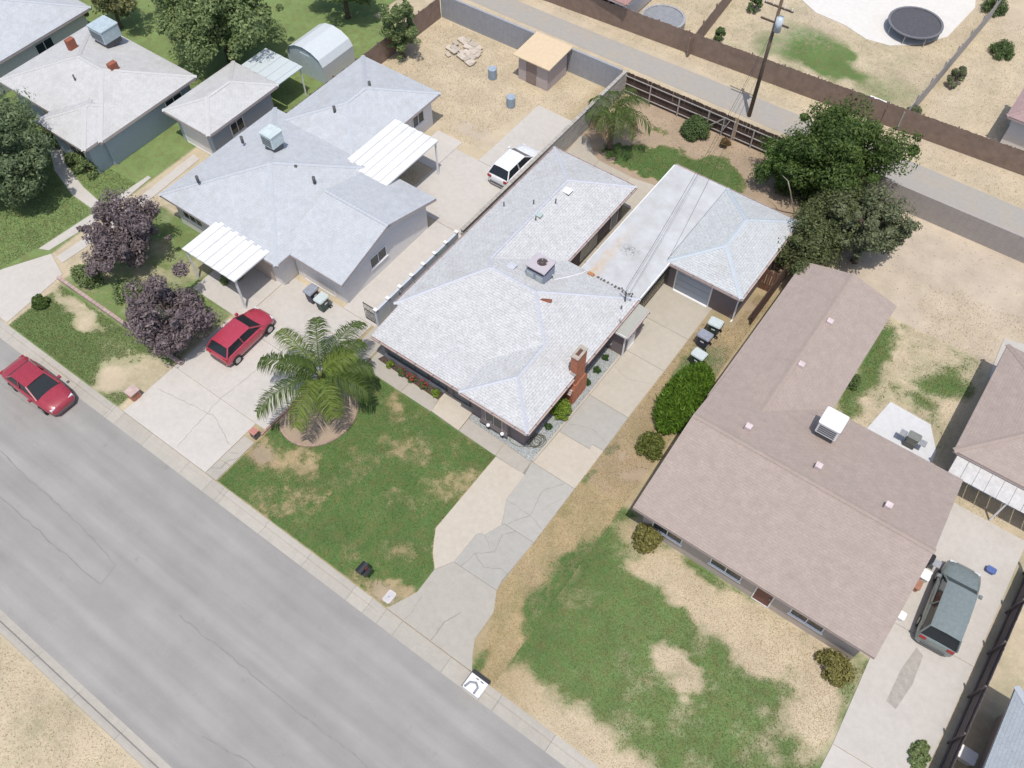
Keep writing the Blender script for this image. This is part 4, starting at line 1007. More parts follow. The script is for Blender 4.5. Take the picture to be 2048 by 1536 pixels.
def tree(name, label, base, h, rx, ry, rz_, m, nclump=70, per=170, leaf=.16, trunk=.2, cz=None, group=None, cat='tree', seed=1, clump=.85, hollow=.5, gap=.0, stems=1):
    r = np.random.default_rng(seed); base = Vector(base); cz = cz if cz is not None else h-rz_
    t = thing(name, label, cat, tuple(base), group)
    C = []; 
    while len(C) < nclump:
        p = r.normal(size=3); p /= np.linalg.norm(p); q = (hollow+(1-hollow)*r.random())
        p = p*q
        lump = .68+.56*vnoise(np.array([p[0]*2.2+seed*3.1+9]), np.array([p[1]*2.2+p[2]*1.7+seed]))[0]
        p = p*lump
        if p[2] < -.75: continue
        C.append((base.x+p[0]*rx, base.y+p[1]*ry, base.z+cz+p[2]*rz_))
    C = np.array(C)
    rad = clump*(.3+1.15*r.random(nclump)**1.3)*min(rx, ry, rz_*1.3)/3.0
    V, F = leaf_cloud(C, rad, int(per*1.35), leaf*.78, .8, 1.35, .5, seed)
    tw = C+r.normal(size=C.shape)*.35*np.array([rx, ry, rz_])/2.5
    V2, F2 = leaf_cloud(tw, rad*.8, int(per*.3), leaf*.7, .9, 1.5, .5, seed+77)
    V, F = np.concatenate([V, V2]), np.concatenate([F, F2+len(V)])
    crown = np_mesh('crown', V, F, m, t)
    tr = MB(); top = Vector((base.x, base.y, base.z+cz*.75))
    for s in range(stems):
        off = Vector((r.uniform(-.3,.3), r.uniform(-.3,.3), 0))*(0 if stems == 1 else 1)
        b0 = base+off
        mid = b0.lerp(top, .5)+Vector((r.uniform(-.12,.12), r.uniform(-.12,.12), 0))
        tr.tube([b0-Vector((0,0,.05)), b0+Vector((0,0,.15)), mid, top], [trunk*1.35, trunk, trunk*.8, trunk*.6], 9)
    for i in range(9 if rz_ > 1 else 4):
        e = Vector(C[int(r.integers(0, nclump))]); s0 = base.lerp(top, r.uniform(.55,1.0)); mid = s0.lerp(e, .5)+Vector((0,0,.15*rz_))
        tr.tube([s0, mid, e], [trunk*.5, trunk*.3, trunk*.1], 6)
    tr.build('trunk', M_BARK, t, True)
    return t
def bush(name, label, c, rx, ry, h, m, n=26, per=120, leaf=.07, seed=1, group=None, cat='bush', long=1.25, bias=None, clump=None):
    r = np.random.default_rng(seed); c = Vector(c); t = thing(name, label, cat, tuple(c), group)
    C = []
    for i in range(n):
        a = r.uniform(0, 2*math.pi); ph = r.uniform(.05, 1); q = .62+.2*r.random()
        s = math.sqrt(1-ph*ph*.96)
        C.append((c.x+rx*q*s*math.cos(a), c.y+ry*q*s*math.sin(a), c.z+h*(.12+.70*ph)))
    rad = np.full(n, clump or .36*min(rx, ry, h))*(.8+.5*r.random(n))
    V, F = leaf_cloud(C, rad, per, leaf, .9, long, .5, seed, bias)
    V[:, 2] = np.maximum(V[:, 2], c.z+.01)
    np_mesh('foliage', V, F, m, t)
    st = MB()
    for i in range(5):
        e = C[int(r.integers(0, n))]; st.tube([(c.x, c.y, c.z-.02), ((c.x+e[0])/2, (c.y+e[1])/2, c.z+h*.35), e], [.03, .022, .01], 5)
    st.build('stem', M_BARK, t)
    return t
G_TREE = leafmat('tree_leaf', (.038,.075,.018), (.125,.185,.042), .3)
G_OLIVE = leafmat('olive_leaf', (.085,.105,.055), (.21,.235,.12), .25)
G_VINE = leafmat('vine_leaf', (.05,.075,.025), (.17,.19,.075), .25)
G_PURP = leafmat('purple_leaf', (.11,.085,.09), (.25,.20,.205), .2)
G_LUSH = leafmat('pale_green_leaf', (.10,.15,.055), (.27,.34,.14), .3)
G_HEDGE = leafmat('hedge_leaf', (.065,.135,.016), (.20,.34,.045), .3)
G_SHRUB = leafmat('shrub_leaf', (.055,.095,.03), (.14,.20,.07), .25)
G_BRIGHT = leafmat('bright_leaf', (.09,.16,.02), (.27,.36,.05), .3)
G_PALM = leafmat('palm_leaf', (.045,.085,.018), (.12,.17,.035), .3)
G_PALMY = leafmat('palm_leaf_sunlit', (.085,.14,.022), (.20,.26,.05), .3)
G_DEAD = leafmat('dead_frond', (.22,.15,.08), (.38,.28,.16), .2)
G_RED = leafmat('red_flower', (.45,.02,.05), (.6,.08,.12), .2)
G_GOLD = leafmat('golden_bush_leaf', (.14,.13,.035), (.27,.25,.08), .25)

def frond_mesh(L, up, out, droop, nleaf, ll, seed, lw=.03):
    """arching feather leaf along +x; returns V, F (quads)"""
    r = np.random.default_rng(seed); V = []; F = []
    ts = np.linspace(0, 1, 22)
    ang = up-(up+droop)*ts**1.15
    dx = np.cos(ang)*L/21; dz = np.sin(ang)*L/21
    X = np.concatenate([[0], np.cumsum(dx)[:-1]]); Z = np.concatenate([[0], np.cumsum(dz)[:-1]])
    side = r.uniform(-.25, .25)*L*ts**2*.35
    P = np.stack([X, side, Z], 1)
    for k in range(21):
        w0, w1 = .035*(1-ts[k]*.85), .035*(1-ts[k+1]*.85); b = len(V)
        a, c = P[k], P[k+1]
        V += [a+[0,-w0,0], a+[0,0,-w0], a+[0,w0,0], c+[0,-w1,0], c+[0,0,-w1], c+[0,w1,0]]
        F += [(b,b+1,b+4,b+3),(b+1,b+2,b+5,b+4),(b,b+3,b+5,b+2)]
    for i in range(nleaf):
        t = .10+.9*(i+r.random()*.6)/nleaf; t = min(t, .995)
        k = min(int(t*21), 20); f = t*21-k; p = P[k]*(1-f)+P[k+1]*f; d = P[k+1]-P[k]; d = d/np.linalg.norm(d)
        ln = ll*(.35+1.05*math.sin(math.pi*min(1, .12+t*.86))**.7)*r.uniform(.85,1.1)
        for s in (-1, 1):
            sw = np.array([0, s, 0.]); v = sw*1.0+d*r.uniform(.35,.8)+np.array([0,0,r.uniform(-.25,.25)])
            v /= np.linalg.norm(v); wv = np.cross(v, [0,0,1.]); wv = wv/np.linalg.norm(wv)*lw+np.array([0,0,r.uniform(-.012,.012)])
            m_ = p+v*ln*.55+np.array([0,0,-.04*ln]); e = p+v*ln+np.array([0,0,-.55*ln*r.uniform(.5,1.6)])
            b = len(V); V += [p-wv*.6, p+wv*.6, m_+wv, m_-wv, e+wv*.15, e-wv*.15]
            F += [(b,b+1,b+2,b+3),(b+3,b+2,b+4,b+5)]
    return np.array(V), np.array(F)
def palm(label, base, h, fronds, tr, L, mats, seed=0, dead=0):
    base = Vector(base); t = thing('palm_tree', label, 'palm tree', tuple(base)); r = np.random.default_rng(seed)
    tk = MB(); pts = []; rs = []
    for k in range(13):
        z = h*k/12; pts.append(base+Vector((.03*math.sin(k), .03*math.cos(k*1.3), z-.03))); rs.append(tr*(1.25-.35*min(1, k/3)+(.05 if k % 2 else 0)))
    tk.tube(pts, rs, 12).build('trunk', M_BARK, t, True)
    for i, fr in enumerate(fronds):
        az, up, dr, ln, mi = fr
        V, F = frond_mesh(ln*L, R(up), 1, R(dr), 112 if L > 3 else 64, .66 if L > 3 else .54, seed*100+i, .019 if L > 3 else .015)
        c, s = math.cos(R(az)), math.sin(R(az))
        W = V.copy(); W[:, 0] = V[:, 0]*c-V[:, 1]*s; W[:, 1] = V[:, 0]*s+V[:, 1]*c
        W += np.array([base.x+c*.08, base.y+s*.08, base.z+h-.05])
        np_mesh('frond', W, F, mats[mi], t)
    MB().cyl(base+Vector((0,0,h-.1)), base+Vector((0,0,h+.45)), tr*.9, tr*.3, 10).build('crown_shaft', plain('palm_shaft', (.16,.19,.06), .7), t, True)
    return t

# palms
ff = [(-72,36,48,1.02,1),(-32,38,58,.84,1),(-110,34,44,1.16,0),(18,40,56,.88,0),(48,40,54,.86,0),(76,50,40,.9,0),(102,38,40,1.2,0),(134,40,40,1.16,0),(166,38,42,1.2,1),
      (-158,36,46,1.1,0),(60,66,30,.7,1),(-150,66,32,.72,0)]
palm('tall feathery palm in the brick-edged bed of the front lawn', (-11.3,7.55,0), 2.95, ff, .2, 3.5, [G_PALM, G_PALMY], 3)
fb = [(az, up, dr, ln, 0) for az, up, dr, ln in [(-100,55,75,.85),(-55,48,80,.95),(-15,45,75,1.05),(20,35,78,1.2),(60,60,55,1.1),(85,62,50,1.1),(125,50,65,1.0),(165,46,74,1.0),(215,52,75,.85),(60,76,40,.8),(0,70,45,.8)]]
fb += [(-150,5,80,.7,1),(-90,0,85,.65,1),(20,8,80,.8,1)]
palm('smaller drooping palm by the block wall in the back yard', (-9.95,34.75,0), 3.0, fb, .2, 2.6, [G_PALM, G_DEAD], 5)
# trees of the lot and its neighbours
tree('broadleaf_tree', 'large green tree over the back right corner of the yard', (4.2,39.6,0), 6.2, 4.3, 3.3, 2.5, G_TREE, 95, 330, .17, .24, seed=2, hollow=.45)
tree('broadleaf_tree', 'bright green low tree leaning into the back yard beside the garage', (1.3,38.1,0), 3.9, 1.9, 1.7, 1.6, leafmat('fresh_leaf', (.035,.08,.016), (.12,.20,.04), .3), 36, 260, .15, .13, seed=4, clump=1.0)
tree('vine_tree', 'olive vine-covered tree hanging over the fence beside the garage roof', (5.9,34.0,0), 4.2, 1.9, 5.0, 1.8, G_VINE, 85, 300, .13, .18, seed=6, clump=1.15, hollow=.4)
tree('broadleaf_tree', 'grey green tree behind the brown-roofed house', (8.2,35.0,0), 5.2, 2.3, 2.8, 2.1, G_OLIVE, 55, 260, .17, .2, seed=8)
tree('purple_leaf_tree', 'purple leaved tree beside the footpath near the grey house', (-28.6,8.0,0), 4.8, 2.5, 2.5, 2.1, G_PURP, 60, 260, .17, .16, seed=9)
tree('purple_leaf_tree', 'purple leaved tree in front of the red car on the driveway', (-21.6,5.9,0), 4.4, 2.7, 2.4, 2.0, G_PURP, 60, 260, .17, .16, seed=10)
tree('broadleaf_tree', 'big pale green tree behind the far left house', (-38.6,26.2,0), 7.6, 4.5, 4.2, 3.2, G_LUSH, 95, 300, .22, .26, seed=12)
tree('broadleaf_tree', 'dark leafy tree at the left edge in front of the far left house', (-39.6,7.8,0), 6.2, 4.4, 3.2, 2.7, leafmat('grey_green_leaf', (.08,.12,.06), (.22,.28,.14), .3), 80, 280, .2, .22, seed=13)
tree('conifer_tree', 'tall narrow green tree behind the grey house yard', (-28.2,34.2,0), 5.4, 1.4, 1.4, 2.6, G_LUSH, 40, 260, .15, .16, seed=14)
tree('broadleaf_tree', 'rounded tree by the top edge behind the arched shed', (-35.0,35.5,0), 5.4, 3.4, 2.0, 2.3, G_LUSH, 60, 240, .2, .2, seed=15)
tree('broadleaf_tree', 'sparse yellowish tree behind the cooler of the far left house', (-48.5,24.0,0), 5.2, 2.4, 2.2, 2.0, leafmat('yellowish_leaf', (.12,.13,.05), (.28,.28,.12), .3), 34, 160, .2, .16, seed=16)
# shrubs
bush('corner_shrub', 'dense dark green shrub under the big tree in the yard corner', (2.6,38.7,0), 1.9, 1.4, 2.3, G_TREE, 46, 260, .11, 26)
bush('corner_shrub', 'leafy shrub mass between the big tree and the right fence', (4.5,36.6,0), .8, 2.2, 2.5, G_VINE, 50, 260, .10, 27)
bush('round_shrub', 'round clipped green shrub against the back fence', (-5.85,39.6,0), .95, .95, 1.35, G_SHRUB, 40, 330, .085, 21)
bush('flowering_bush', 'small loose reddish bush near the back gate', (-3.5,39.7,0), .42, .42, .8, leafmat('bronze_leaf', (.07,.08,.025), (.25,.13,.06), .25), 14, 80, .08, 22)
bush('juniper_hedge', 'large bright green feathery bush beside the driveway bins', (4.75,19.35,0), 1.15, 2.95, 1.7, G_HEDGE, 210, 290, .13, 23, None, 'bush', 3.0, (-.25,-.1,1.0), .36)
bush('low_shrub', 'small yellow green shrub in the dry grass beside the driveway', (4.75,15.75,0), .78, .8, .95, leafmat('citrus_leaf', (.06,.085,.015), (.20,.22,.05), .25), 26, 260, .075, 24)
bush('gardenia_bush', 'round glossy green bush by the chimney beside the driveway', (-.42,14.7,.02), .55, .55, 1.35, G_BRIGHT, 30, 260, .085, 25)
for i, (x, y, lb) in enumerate(((-.44,19.4,'small green plant in the gravel nearest the closet'), (-.40,18.35,'small green plant in the gravel, second from the closet'), (-.38,17.3,'small green plant in the gravel right beside the chimney base'), (-.48,13.55,'small green plant in the gravel between the round bush and hose'))):
    bush('gravel_plant', lb, (x, y, .02), .21, .21, .26, leafmat('dark_plant_leaf', (.02,.055,.012), (.06,.12,.03), .2), 9, 60, .075, 30+i, 'small plants in the gravel bed', 'plant', 1.8)
for i, (x, lb, fl_) in enumerate(((-10.25,'leafy green plant at the left end of the porch flower bed',0), (-9.4,'green plant with a few red blooms, second in the porch bed',12), (-8.6,'pink-red flowering plant in the middle of the porch bed',60), (-7.8,'red flowering plant, fourth in the porch bed',40), (-6.95,'bright green bush beside the front landing',0))):
    p = bush('bed_plant', lb, (x, 11.58, .03), .26, .24, .42, G_SHRUB if fl_ else G_BRIGHT, 12, 80, .07, 40+i, 'plants in the porch bed', 'plant')
    if fl_:
        r = np.random.default_rng(50+i); V, F = leaf_cloud([(x+r.uniform(-.22,.22), 11.58+r.uniform(-.2,.2), r.uniform(.28,.46)) for _ in range(fl_//3)], [.06]*(fl_//3), 8, .055, 1, 1, .5, 60+i)
        np_mesh('blossom', V, F, G_RED, p)
for i, (x, y, rx, ry, h, m, lb) in enumerate((
    (-12.35,19.6,.3,.9,1.5,G_BRIGHT,'green shoots growing between the house and the painted wall'), (-12.3,16.9,.22,.45,1.35,G_SHRUB,'thin shrub behind the painted side wall'),
    (7.4,11.0,.8,.8,1.2,G_GOLD,'round golden green bush at the front corner of the brown-roofed house'), (17.9,10.5,1.05,.75,1.0,G_GOLD,'wide golden green bush at the driveway corner of the brown-roofed house'),
    (-29.7,5.6,1.0,.9,1.2,G_LUSH,'round green bush at the corner of the garden kerb'), (-30.5,2.6,.5,.5,.7,G_TREE,'small dark shrub by the far left driveway mouth'),
    (-26.6,6.4,1.5,1.2,.9,G_LUSH,'loose pale green shrub between the two purple trees'), (-23.4,8.0,1.0,.9,.8,G_LUSH,'green shrub beside the white carport roof'), (-41.8,12.4,1.2,.7,1.1,G_LUSH,'leafy bush at the far left house front'),
    (-38.0,12.0,1.7,.8,1.2,G_LUSH,'bushy green border below the far left house'), (-45.2,11.5,1.3,.9,1.4,G_LUSH,'dark green bush left of the far left house door'),
    (8.6,61.3,.9,.9,1.1,G_SHRUB,'round green bush in the far right yard'), (6.9,56,.5,1.6,1.2,G_OLIVE,'straggly shrub along the grey fence beyond the alley'), (5.9,50.0,.6,.9,1.1,G_OLIVE,'shrub at the alley end of the grey fence'),
    (-9.7,50.1,.4,.5,1.3,G_SHRUB,'small upright shrub in the dry yard beyond the alley'), (-9.3,55.2,.5,.6,1.8,G_SHRUB,'taller upright shrub beyond the round pool'), (6.2,66.5,1.0,1.0,1.2,G_SHRUB,'green bush at the top right near the patio'),
    (-22.6,11.0,.5,1.1,.7,G_LUSH,'narrow green planting along the white carport'), (11.9,26.2,.4,.6,.6,G_SHRUB,'low weeds beside the brown-roofed house wall'), (22.6,9.2,.5,.8,.4,G_LUSH,'patch of low green weeds by the driveway fence'))):
    bush('garden_bush', lb, (x, y, 0), rx, ry, h, m, 24, 150, .1, 70+i, 'garden shrubs around the houses')

# grass blades and loose straw as real blades, gravel as real stones
def blades(name, label, area, n, field, lo, hi, h, m, seed, cat='grass', use='green'):
    r = np.random.default_rng(seed); x0, x1, y0, y1 = area
    X = r.uniform(x0, x1, n); Y = r.uniform(y0, y1, n); g, s, l = field(X, Y)
    q = g+.55*(fbm(X, Y, 5.5, 2)-.5)
    k = (q > lo) & (q < hi) & (s < .75)
    for sh in KEEP_OUT: k &= ~inside(X, Y, sh)
    X, Y = X[k], Y[k]; n = len(X)
    a = r.uniform(0, 2*math.pi, n); hh = h*(.5+r.random(n)); w = .012+.012*r.random(n); ln = hh*r.uniform(.2,1.1,n); b = r.uniform(0, 2*math.pi, n)
    Z = np.zeros(n)
    V = np.stack([np.stack([X-np.cos(a)*w, Y-np.sin(a)*w, Z], 1), np.stack([X+np.cos(a)*w, Y+np.sin(a)*w, Z], 1), np.stack([X+np.cos(b)*ln, Y+np.sin(b)*ln, Z+hh], 1)], 1).reshape(-1, 3)
    tag(np_mesh(name, V, np.arange(3*n).reshape(-1, 3), m), label, cat, kind='stuff')
KEEP_OUT = [newleft, [(-.4,.3),(4.3,.3),(3.4,3.3),(2.82,4.3),(2.82,27),(0,27),(0,4.3)], [(-13,10.5),(.1,10.3),(.1,30.5),(-13,30.5)], [(-12.4,30),(-4.2,30),(-4.2,33.3),(-8,33.2),(-12,35)], [(-4.3,22),(4.5,25.7),(4.5,33.4),(-4.3,33.4)], [(-1.1,.3),(.2,3.5),(-.4,3.4)]]
blades('lawn_grass', 'short green grass of the front lawn', (-12.9,-.3,.5,10.6), 90000, lot_field, .45, 9, .035, leafmat('grass_blade', (.065,.125,.032), (.17,.25,.075), .3), 1)
blades('dry_lawn_grass', 'dry yellow grass patches in the front lawn', (-12.9,-.3,.5,10.6), 60000, lot_field, -9, .62, .03, leafmat('straw_blade', (.30,.22,.10), (.60,.48,.26), .2), 2)
blades('dry_strip_grass', 'dry straw-coloured grass beside the driveway', (2.7,5.4,.5,29), 45000, lot_field, -9, .6, .045, MATS['straw_blade'], 3)
blades('strip_green_grass', 'green grass tufts in the dry strip beside the driveway', (2.7,5.4,.5,29), 26000, lot_field, .45, 9, .05, MATS['grass_blade'], 4)
KEEP_N = KEEP_OUT; KEEP_OUT = [[(6.3,11.3),(19,11.3),(19,13),(6.3,13)], [(19.1,0),(24,0),(24,12),(19.1,12)]]
M_PGB = leafmat('pale_grass_blade', (.13,.19,.07), (.26,.33,.14), .3); M_PSB = leafmat('pale_straw_blade', (.42,.34,.22), (.66,.56,.40), .2)
blades('neighbour_lawn_grass', 'green grass of the right-hand neighbour front lawn', (5.3,19.2,.5,11.8), 80000, wide_field, .5, 9, .05, M_PGB, 6)
blades('neighbour_dry_grass', 'pale dry grass of the right-hand neighbour front yard', (5.3,19.2,.5,11.8), 60000, wide_field, -9, .6, .045, M_PSB, 7)
blades('left_lawn_grass', 'green grass of the small lawn by the parked red sedan', (-30.8,-20.9,.5,4.3), 30000, wide_field, .5, 9, .05, M_PGB, 8)
KEEP_OUT = [[(-21,25.8),(-12.7,22),(-12.7,35.7),(-16.6,35.7),(-18,29.3),(-21,29.3)], [(-28.2,21),(-20.9,21),(-20.9,30.1),(-28.2,30.1)], [(6,18),(11.9,18),(11.9,30.7),(6,30.7)], [(13.7,23.3),(17.7,23.3),(17.5,25),(16.6,26.3),(14.2,26.4)], [(17.8,23),(30,23),(30,35.6),(17.8,35)], [(-60,42.6),(50,42.9),(50,45.7),(-60,45.2)], [(-7.6,59.3),(-5.2,57.8),(-2.6,57.6),(-.5,56.9),(1.3,57.2),(3.3,58.8),(4.6,61),(5,66),(5,72),(-7.6,72)], [(-34.1,9.6),(-34.3,10.5),(-36.6,10.8),(-39.2,11.5),(-41.5,12.7),(-42,12),(-39.5,10.5),(-36.6,9.7)], [(-34.9,3),(-34.5,5.5),(-34.2,9.6),(-34,14),(-31,14),(-31,.4),(-36,.4)]]
blades('yard_dry_tufts', 'pale dry grass tufts of the yard behind the grey-roofed house', (-28.8,-12.7,22,39.8), 34000, wide_field, -9, .6, .06, M_PSB, 9)
blades('right_yard_dry_tufts', 'dry tufts and weeds of the yard behind the brown-roofed house', (6,22,22,41), 26000, wide_field, -9, .75, .06, M_PSB, 10)
blades('right_yard_weeds', 'green weeds of the yard behind the brown-roofed house', (11.4,18,22.5,32), 16000, wide_field, .35, 9, .07, M_PGB, 11)
blades('far_yard_dry_tufts', 'dry grass tufts of the yards beyond the alley', (-24,20,46,66), 40000, wide_field, -9, .7, .08, M_PSB, 12)
blades('verge_dry_grass', 'pale dry grass across the street', (-30,2,-20,-11.6), 40000, lambda X, Y: (X*0, X*0, X*0), -9, .9, .06, M_PSB, 13)
blades('upper_left_lawn_grass', 'lush green grass round the far left house', (-50,-33.6,2,13), 60000, wide_field, .5, 9, .07, M_PGB, 14)
KEEP_OUT = KEEP_N
blades('back_lawn_grass', 'green grass of the back yard', (-12,3,33.2,40.4), 60000, lot_field, .4, 9, .04, MATS['grass_blade'], 5)
def stones(name, label, poly, n, size, m, seed, z=.02, cat='gravel'):
    r = np.random.default_rng(seed); P = np.array(poly); x0, y0 = P.min(0); x1, y1 = P.max(0)
    X = r.uniform(x0, x1, n*2); Y = r.uniform(y0, y1, n*2); k = inside(X, Y, poly); X, Y = X[k][:n], Y[k][:n]; n = len(X)
    base = np.array([(1,0,0),(-1,0,0),(0,1,0),(0,-1,0),(0,0,1),(0,0,-1)], float); f = np.array([(0,2,4),(2,1,4),(1,3,4),(3,0,4),(2,0,5),(1,2,5),(3,1,5),(0,3,5)])
    sc = size*(.5+r.random((n,1,1)))*np.array([1,1,.7]); a = r.uniform(0,6.28,n); ca, sa = np.cos(a), np.sin(a)
    B = np.repeat(base[None], n, 0)*sc*(.7+.6*r.random((n,6,1)))
    W = B.copy(); W[..., 0] = B[..., 0]*ca[:, None]-B[..., 1]*sa[:, None]; W[..., 1] = B[..., 0]*sa[:, None]+B[..., 1]*ca[:, None]
    W += np.stack([X, Y, np.full(n, z)], 1)[:, None, :]
    F = (f[None]+(np.arange(n)*6)[:, None, None]).reshape(-1, 3)
    tag(np_mesh(name, W.reshape(-1, 3), F, m), label, cat, kind='stuff')
GB = [(-.88,11.3),(-.03,11.3),(.06,16.7),(.06,20.08),(-.88,20.08)]; GB2 = [(-4.4,11.42),(-1.86,11.32),(-.04,11.24),(-.04,11.8),(-4.4,11.8)]
M_STONE = leafmat('gravel_stone', (.22,.235,.235), (.56,.58,.57), .0)
for p, nm in ((GB,'gravel_bed'),(GB2,'gravel_bed')): tag(MB().prism(p, -.05, .018).build(nm, plain('gravel_base', (.37,.385,.38), .95, .25, 8, 60, .5)), kind='structure')
stones('gravel', 'pale grey gravel along the driveway side of the house', GB, 9000, .026, M_STONE, 1)
stones('front_gravel', 'pale grey gravel under the front bay window', GB2, 3500, .024, M_STONE, 2)
tag(MB().prism([(-11.2,11.55),(-11.05,11.92),(-6.57,11.92),(-6.6,11.4)], -.03, .03).build('mulch_bed', plain('dark_mulch', (.085,.06,.048), .95, .4, 12, 60, .6)), kind='structure')
stones('mulch', 'dark bark mulch in the porch flower bed', [(-11.15,11.55),(-11.05,11.9),(-6.6,11.9),(-6.62,11.42)], 2600, .03, leafmat('mulch_chip', (.05,.035,.028), (.14,.10,.08), 0), 3, .035, 'mulch')
M_PEB = leafmat('pale_pebble', (.36,.31,.25), (.58,.51,.43), 0)
stones('yard_stones', 'scattered stones and litter on the bare right-hand back yard', [(9,31.5),(17.5,31.5),(20,36),(22,40.8),(7.5,40.8)], 500, .032, M_PEB, 5, 0, 'stones')
stones('alley_stones', 'scattered stones along the dirt edges of the alley', [(-28,41),(5,41.4),(22,42),(22,42.7),(4,43.2),(-28,42.8)], 700, .032, M_PEB, 6, 0, 'stones')
stones('dry_yard_stones', 'scattered stones and litter in the yard behind the grey-roofed house', [(-28,31),(-21.5,30.5),(-17.5,31),(-17,36),(-28,39)], 350, .032, M_PEB, 7, 0, 'stones')
# leaf litter on the back-yard soil
stones('soil_clods', 'loose pale clods and litter on the bare back yard soil', [(-11,36.5),(-2,37.5),(-1,40.3),(-12,40.2)], 1500, .03, leafmat('clod', (.25,.18,.11), (.5,.4,.28), 0), 4, .005, 'soil')

# ------------------------------------------------------------------ small things on the lot
def rbox(mb, x0, x1, y0, y1, z0, z1, r, tx=1., ty=1., n=4, mi=0):
    """rounded-corner box; tx,ty scale its lower outline"""
    pts = []
    for cx, cy_, a0 in ((x1-r,y1-r,0),(x0+r,y1-r,90),(x0+r,y0+r,180),(x1-r,y0+r,270)):
        for i in range(n+1): a = R(a0+90*i/n); pts.append((cx+r*math.cos(a), cy_+r*math.sin(a)))
    mx, my = (x0+x1)/2, (y0+y1)/2; k = len(pts)
    vs = [(mx+(p[0]-mx)*tx, my+(p[1]-my)*ty, z0) for p in pts]+[(p[0], p[1], z1) for p in pts]
    return mb.add(vs, [tuple(range(k-1,-1,-1)), tuple(range(k,2*k))]+[(i,(i+1) % k,k+(i+1) % k,k+i) for i in range(k)], mi)
def wheelie_bin(label, loc, rot, body, lid):
    t = thing('wheelie_bin', label, 'bin', (0,0,0), 'wheelie bins beside the driveway')
    rbox(MB(), -.36,.32,-.29,.29,.06,.96,.07,.80,.82).build('body', body, t)
    l = MB(); rbox(l, -.43,.40,-.33,.33,.97,1.03,.10); rbox(l, -.40,.36,-.30,.30,1.03,1.075,.10,1.04,1.04); l.build('lid', lid, t)
    MB().box(-.1,.12,-.295,-.285,.62,.70).build('printed_mark', M_WHITE, t)
    MB().cyl((.42,-.26,.95),(.42,.26,.95),.018,n=8).build('handle', M_RUBBER, t)
    for y in (-.2,0,.2): MB().box(.36,.44,y-.03,y+.03,.93,1.0).build('hinge', M_RUBBER, t)
    for s in (-1, 1):
        w = MB().cyl((.30,s*.26,.12),(.30,s*.33,.12),.12,n=16).build('wheel', M_RUBBER, t); MB().cyl((.30,s*.331,.12),(.30,s*.336,.12),.06,n=10).build('hub', M_GALV, w)
    MB().cyl((.30,-.25,.12),(.30,.25,.12),.015,n=6).build('axle', M_GALV, t)
    t.location = loc; t.rotation_euler = (0,0,R(rot)); return t
M_LIDP = plain('faded_pale_lid', (.50,.56,.56), .55, .15, 5, 30, .1); M_BING = plain('dark_green_plastic', (.03,.06,.055), .5, .2)
M_LIDB = plain('faded_blue_lid', (.27,.29,.34), .55, .3, 6, 30, .1); M_BINB = plain('navy_plastic', (.045,.045,.085), .5, .2)
wheelie_bin('green bin with faded pale lid standing nearest the garage', (3.72,24.72,.0), 4, M_BING, M_LIDP)
wheelie_bin('navy blue bin with scuffed grey lid between two green bins', (3.66,23.55,.0), -2, M_BINB, M_LIDB)
wheelie_bin('green bin with faded pale lid right beside the feathery bush', (4.05,22.15,.0), -4, M_BING, M_LIDP)
dsh = thing('clay_dish', 'small brown clay saucer on the grass behind the blue bin', 'dish', (4.0,22.75,0))
M_CLAY = plain('clay', (.13,.06,.045), .8, .2); MB().cyl((4.0,22.75,0),(4.0,22.75,.03),.15,.17,16).build('base', M_CLAY, dsh); 
mb = MB()
for i in range(16):
    a, b = 2*math.pi*i/16, 2*math.pi*(i+1)/16
    mb.beam((4.0+.165*math.cos(a),22.75+.165*math.sin(a),.07),(4.0+.165*math.cos(b),22.75+.165*math.sin(b),.07),.02,.08)
mb.build('rim', M_CLAY, dsh)
mbx = thing('mailbox', 'black mailbox on a post at the street edge of the lawn', 'mailbox', (0,0,0))
M_BLK = glossy('black_enamel', (.025,.025,.03), .4)
MB().box(-.05,.05,-.05,.05,0,.98).build('post', M_IRON, mbx)
b = MB(); n = 9; vs = []
for y in (-.29, .29):
    vs += [(-.2,y,1.0)]+[(.2*math.cos(R(180-180*i/(n-1))), y, 1.14+.13*math.sin(R(180*i/(n-1)))) for i in range(n)]+[(.2,y,1.0)]
k = n+2; b.add(vs, [tuple(range(k)), tuple(range(2*k-1,k-1,-1))]+[(i,k+i,k+(i+1) % k,(i+1) % k) for i in range(k)]); b.build('box', M_BLK, mbx)
MB().box(-.19,.19,-.31,-.292,1.01,1.24).build('door', M_BLK, mbx)
MB().box(.203,.22,.0,.16,1.08,1.26).build('flag', plain('dull_red', (.3,.05,.04), .6), mbx)
MB().box(.24,.40,-.22,.22,.96,1.12).build('newspaper_tube', M_BLK, mbx); MB().box(-.04,.32,-.06,.06,.92,.955).build('arm', M_IRON, mbx)
mbx.location = (-2.95,1.05,0)
mt = thing('meter_cover', 'pale concrete water meter box lid set in bare soil by the kerb', 'meter cover', (-1.3,.95,0))
rbox(MB(), -1.52,-1.08,.62,1.28,-.02,.03,.10).build('surround', plain('pale_box', (.55,.52,.50), .9, .15), mt)
MB().box(-1.44,-1.16,.74,1.16,.031,.045).build('lid', plain('pale_lid', (.50,.48,.50), .9, .15), mt); MB().box(-1.32,-1.28,.9,.96,.046,.05).build('lifting_hole', M_IRON, mt)
hp = []
r_ = random.Random(5)
for k in range(6):
    cx, cy_ = -.5+r_.uniform(-.14,.14), 12.45+r_.uniform(-.2,.2); rr = r_.uniform(.22,.38)
    for i in range(18): a = 2*math.pi*i/18+k; hp.append((cx+rr*math.cos(a), cy_+rr*1.15*math.sin(a), .05+.018*k+.01*math.sin(3*a)))
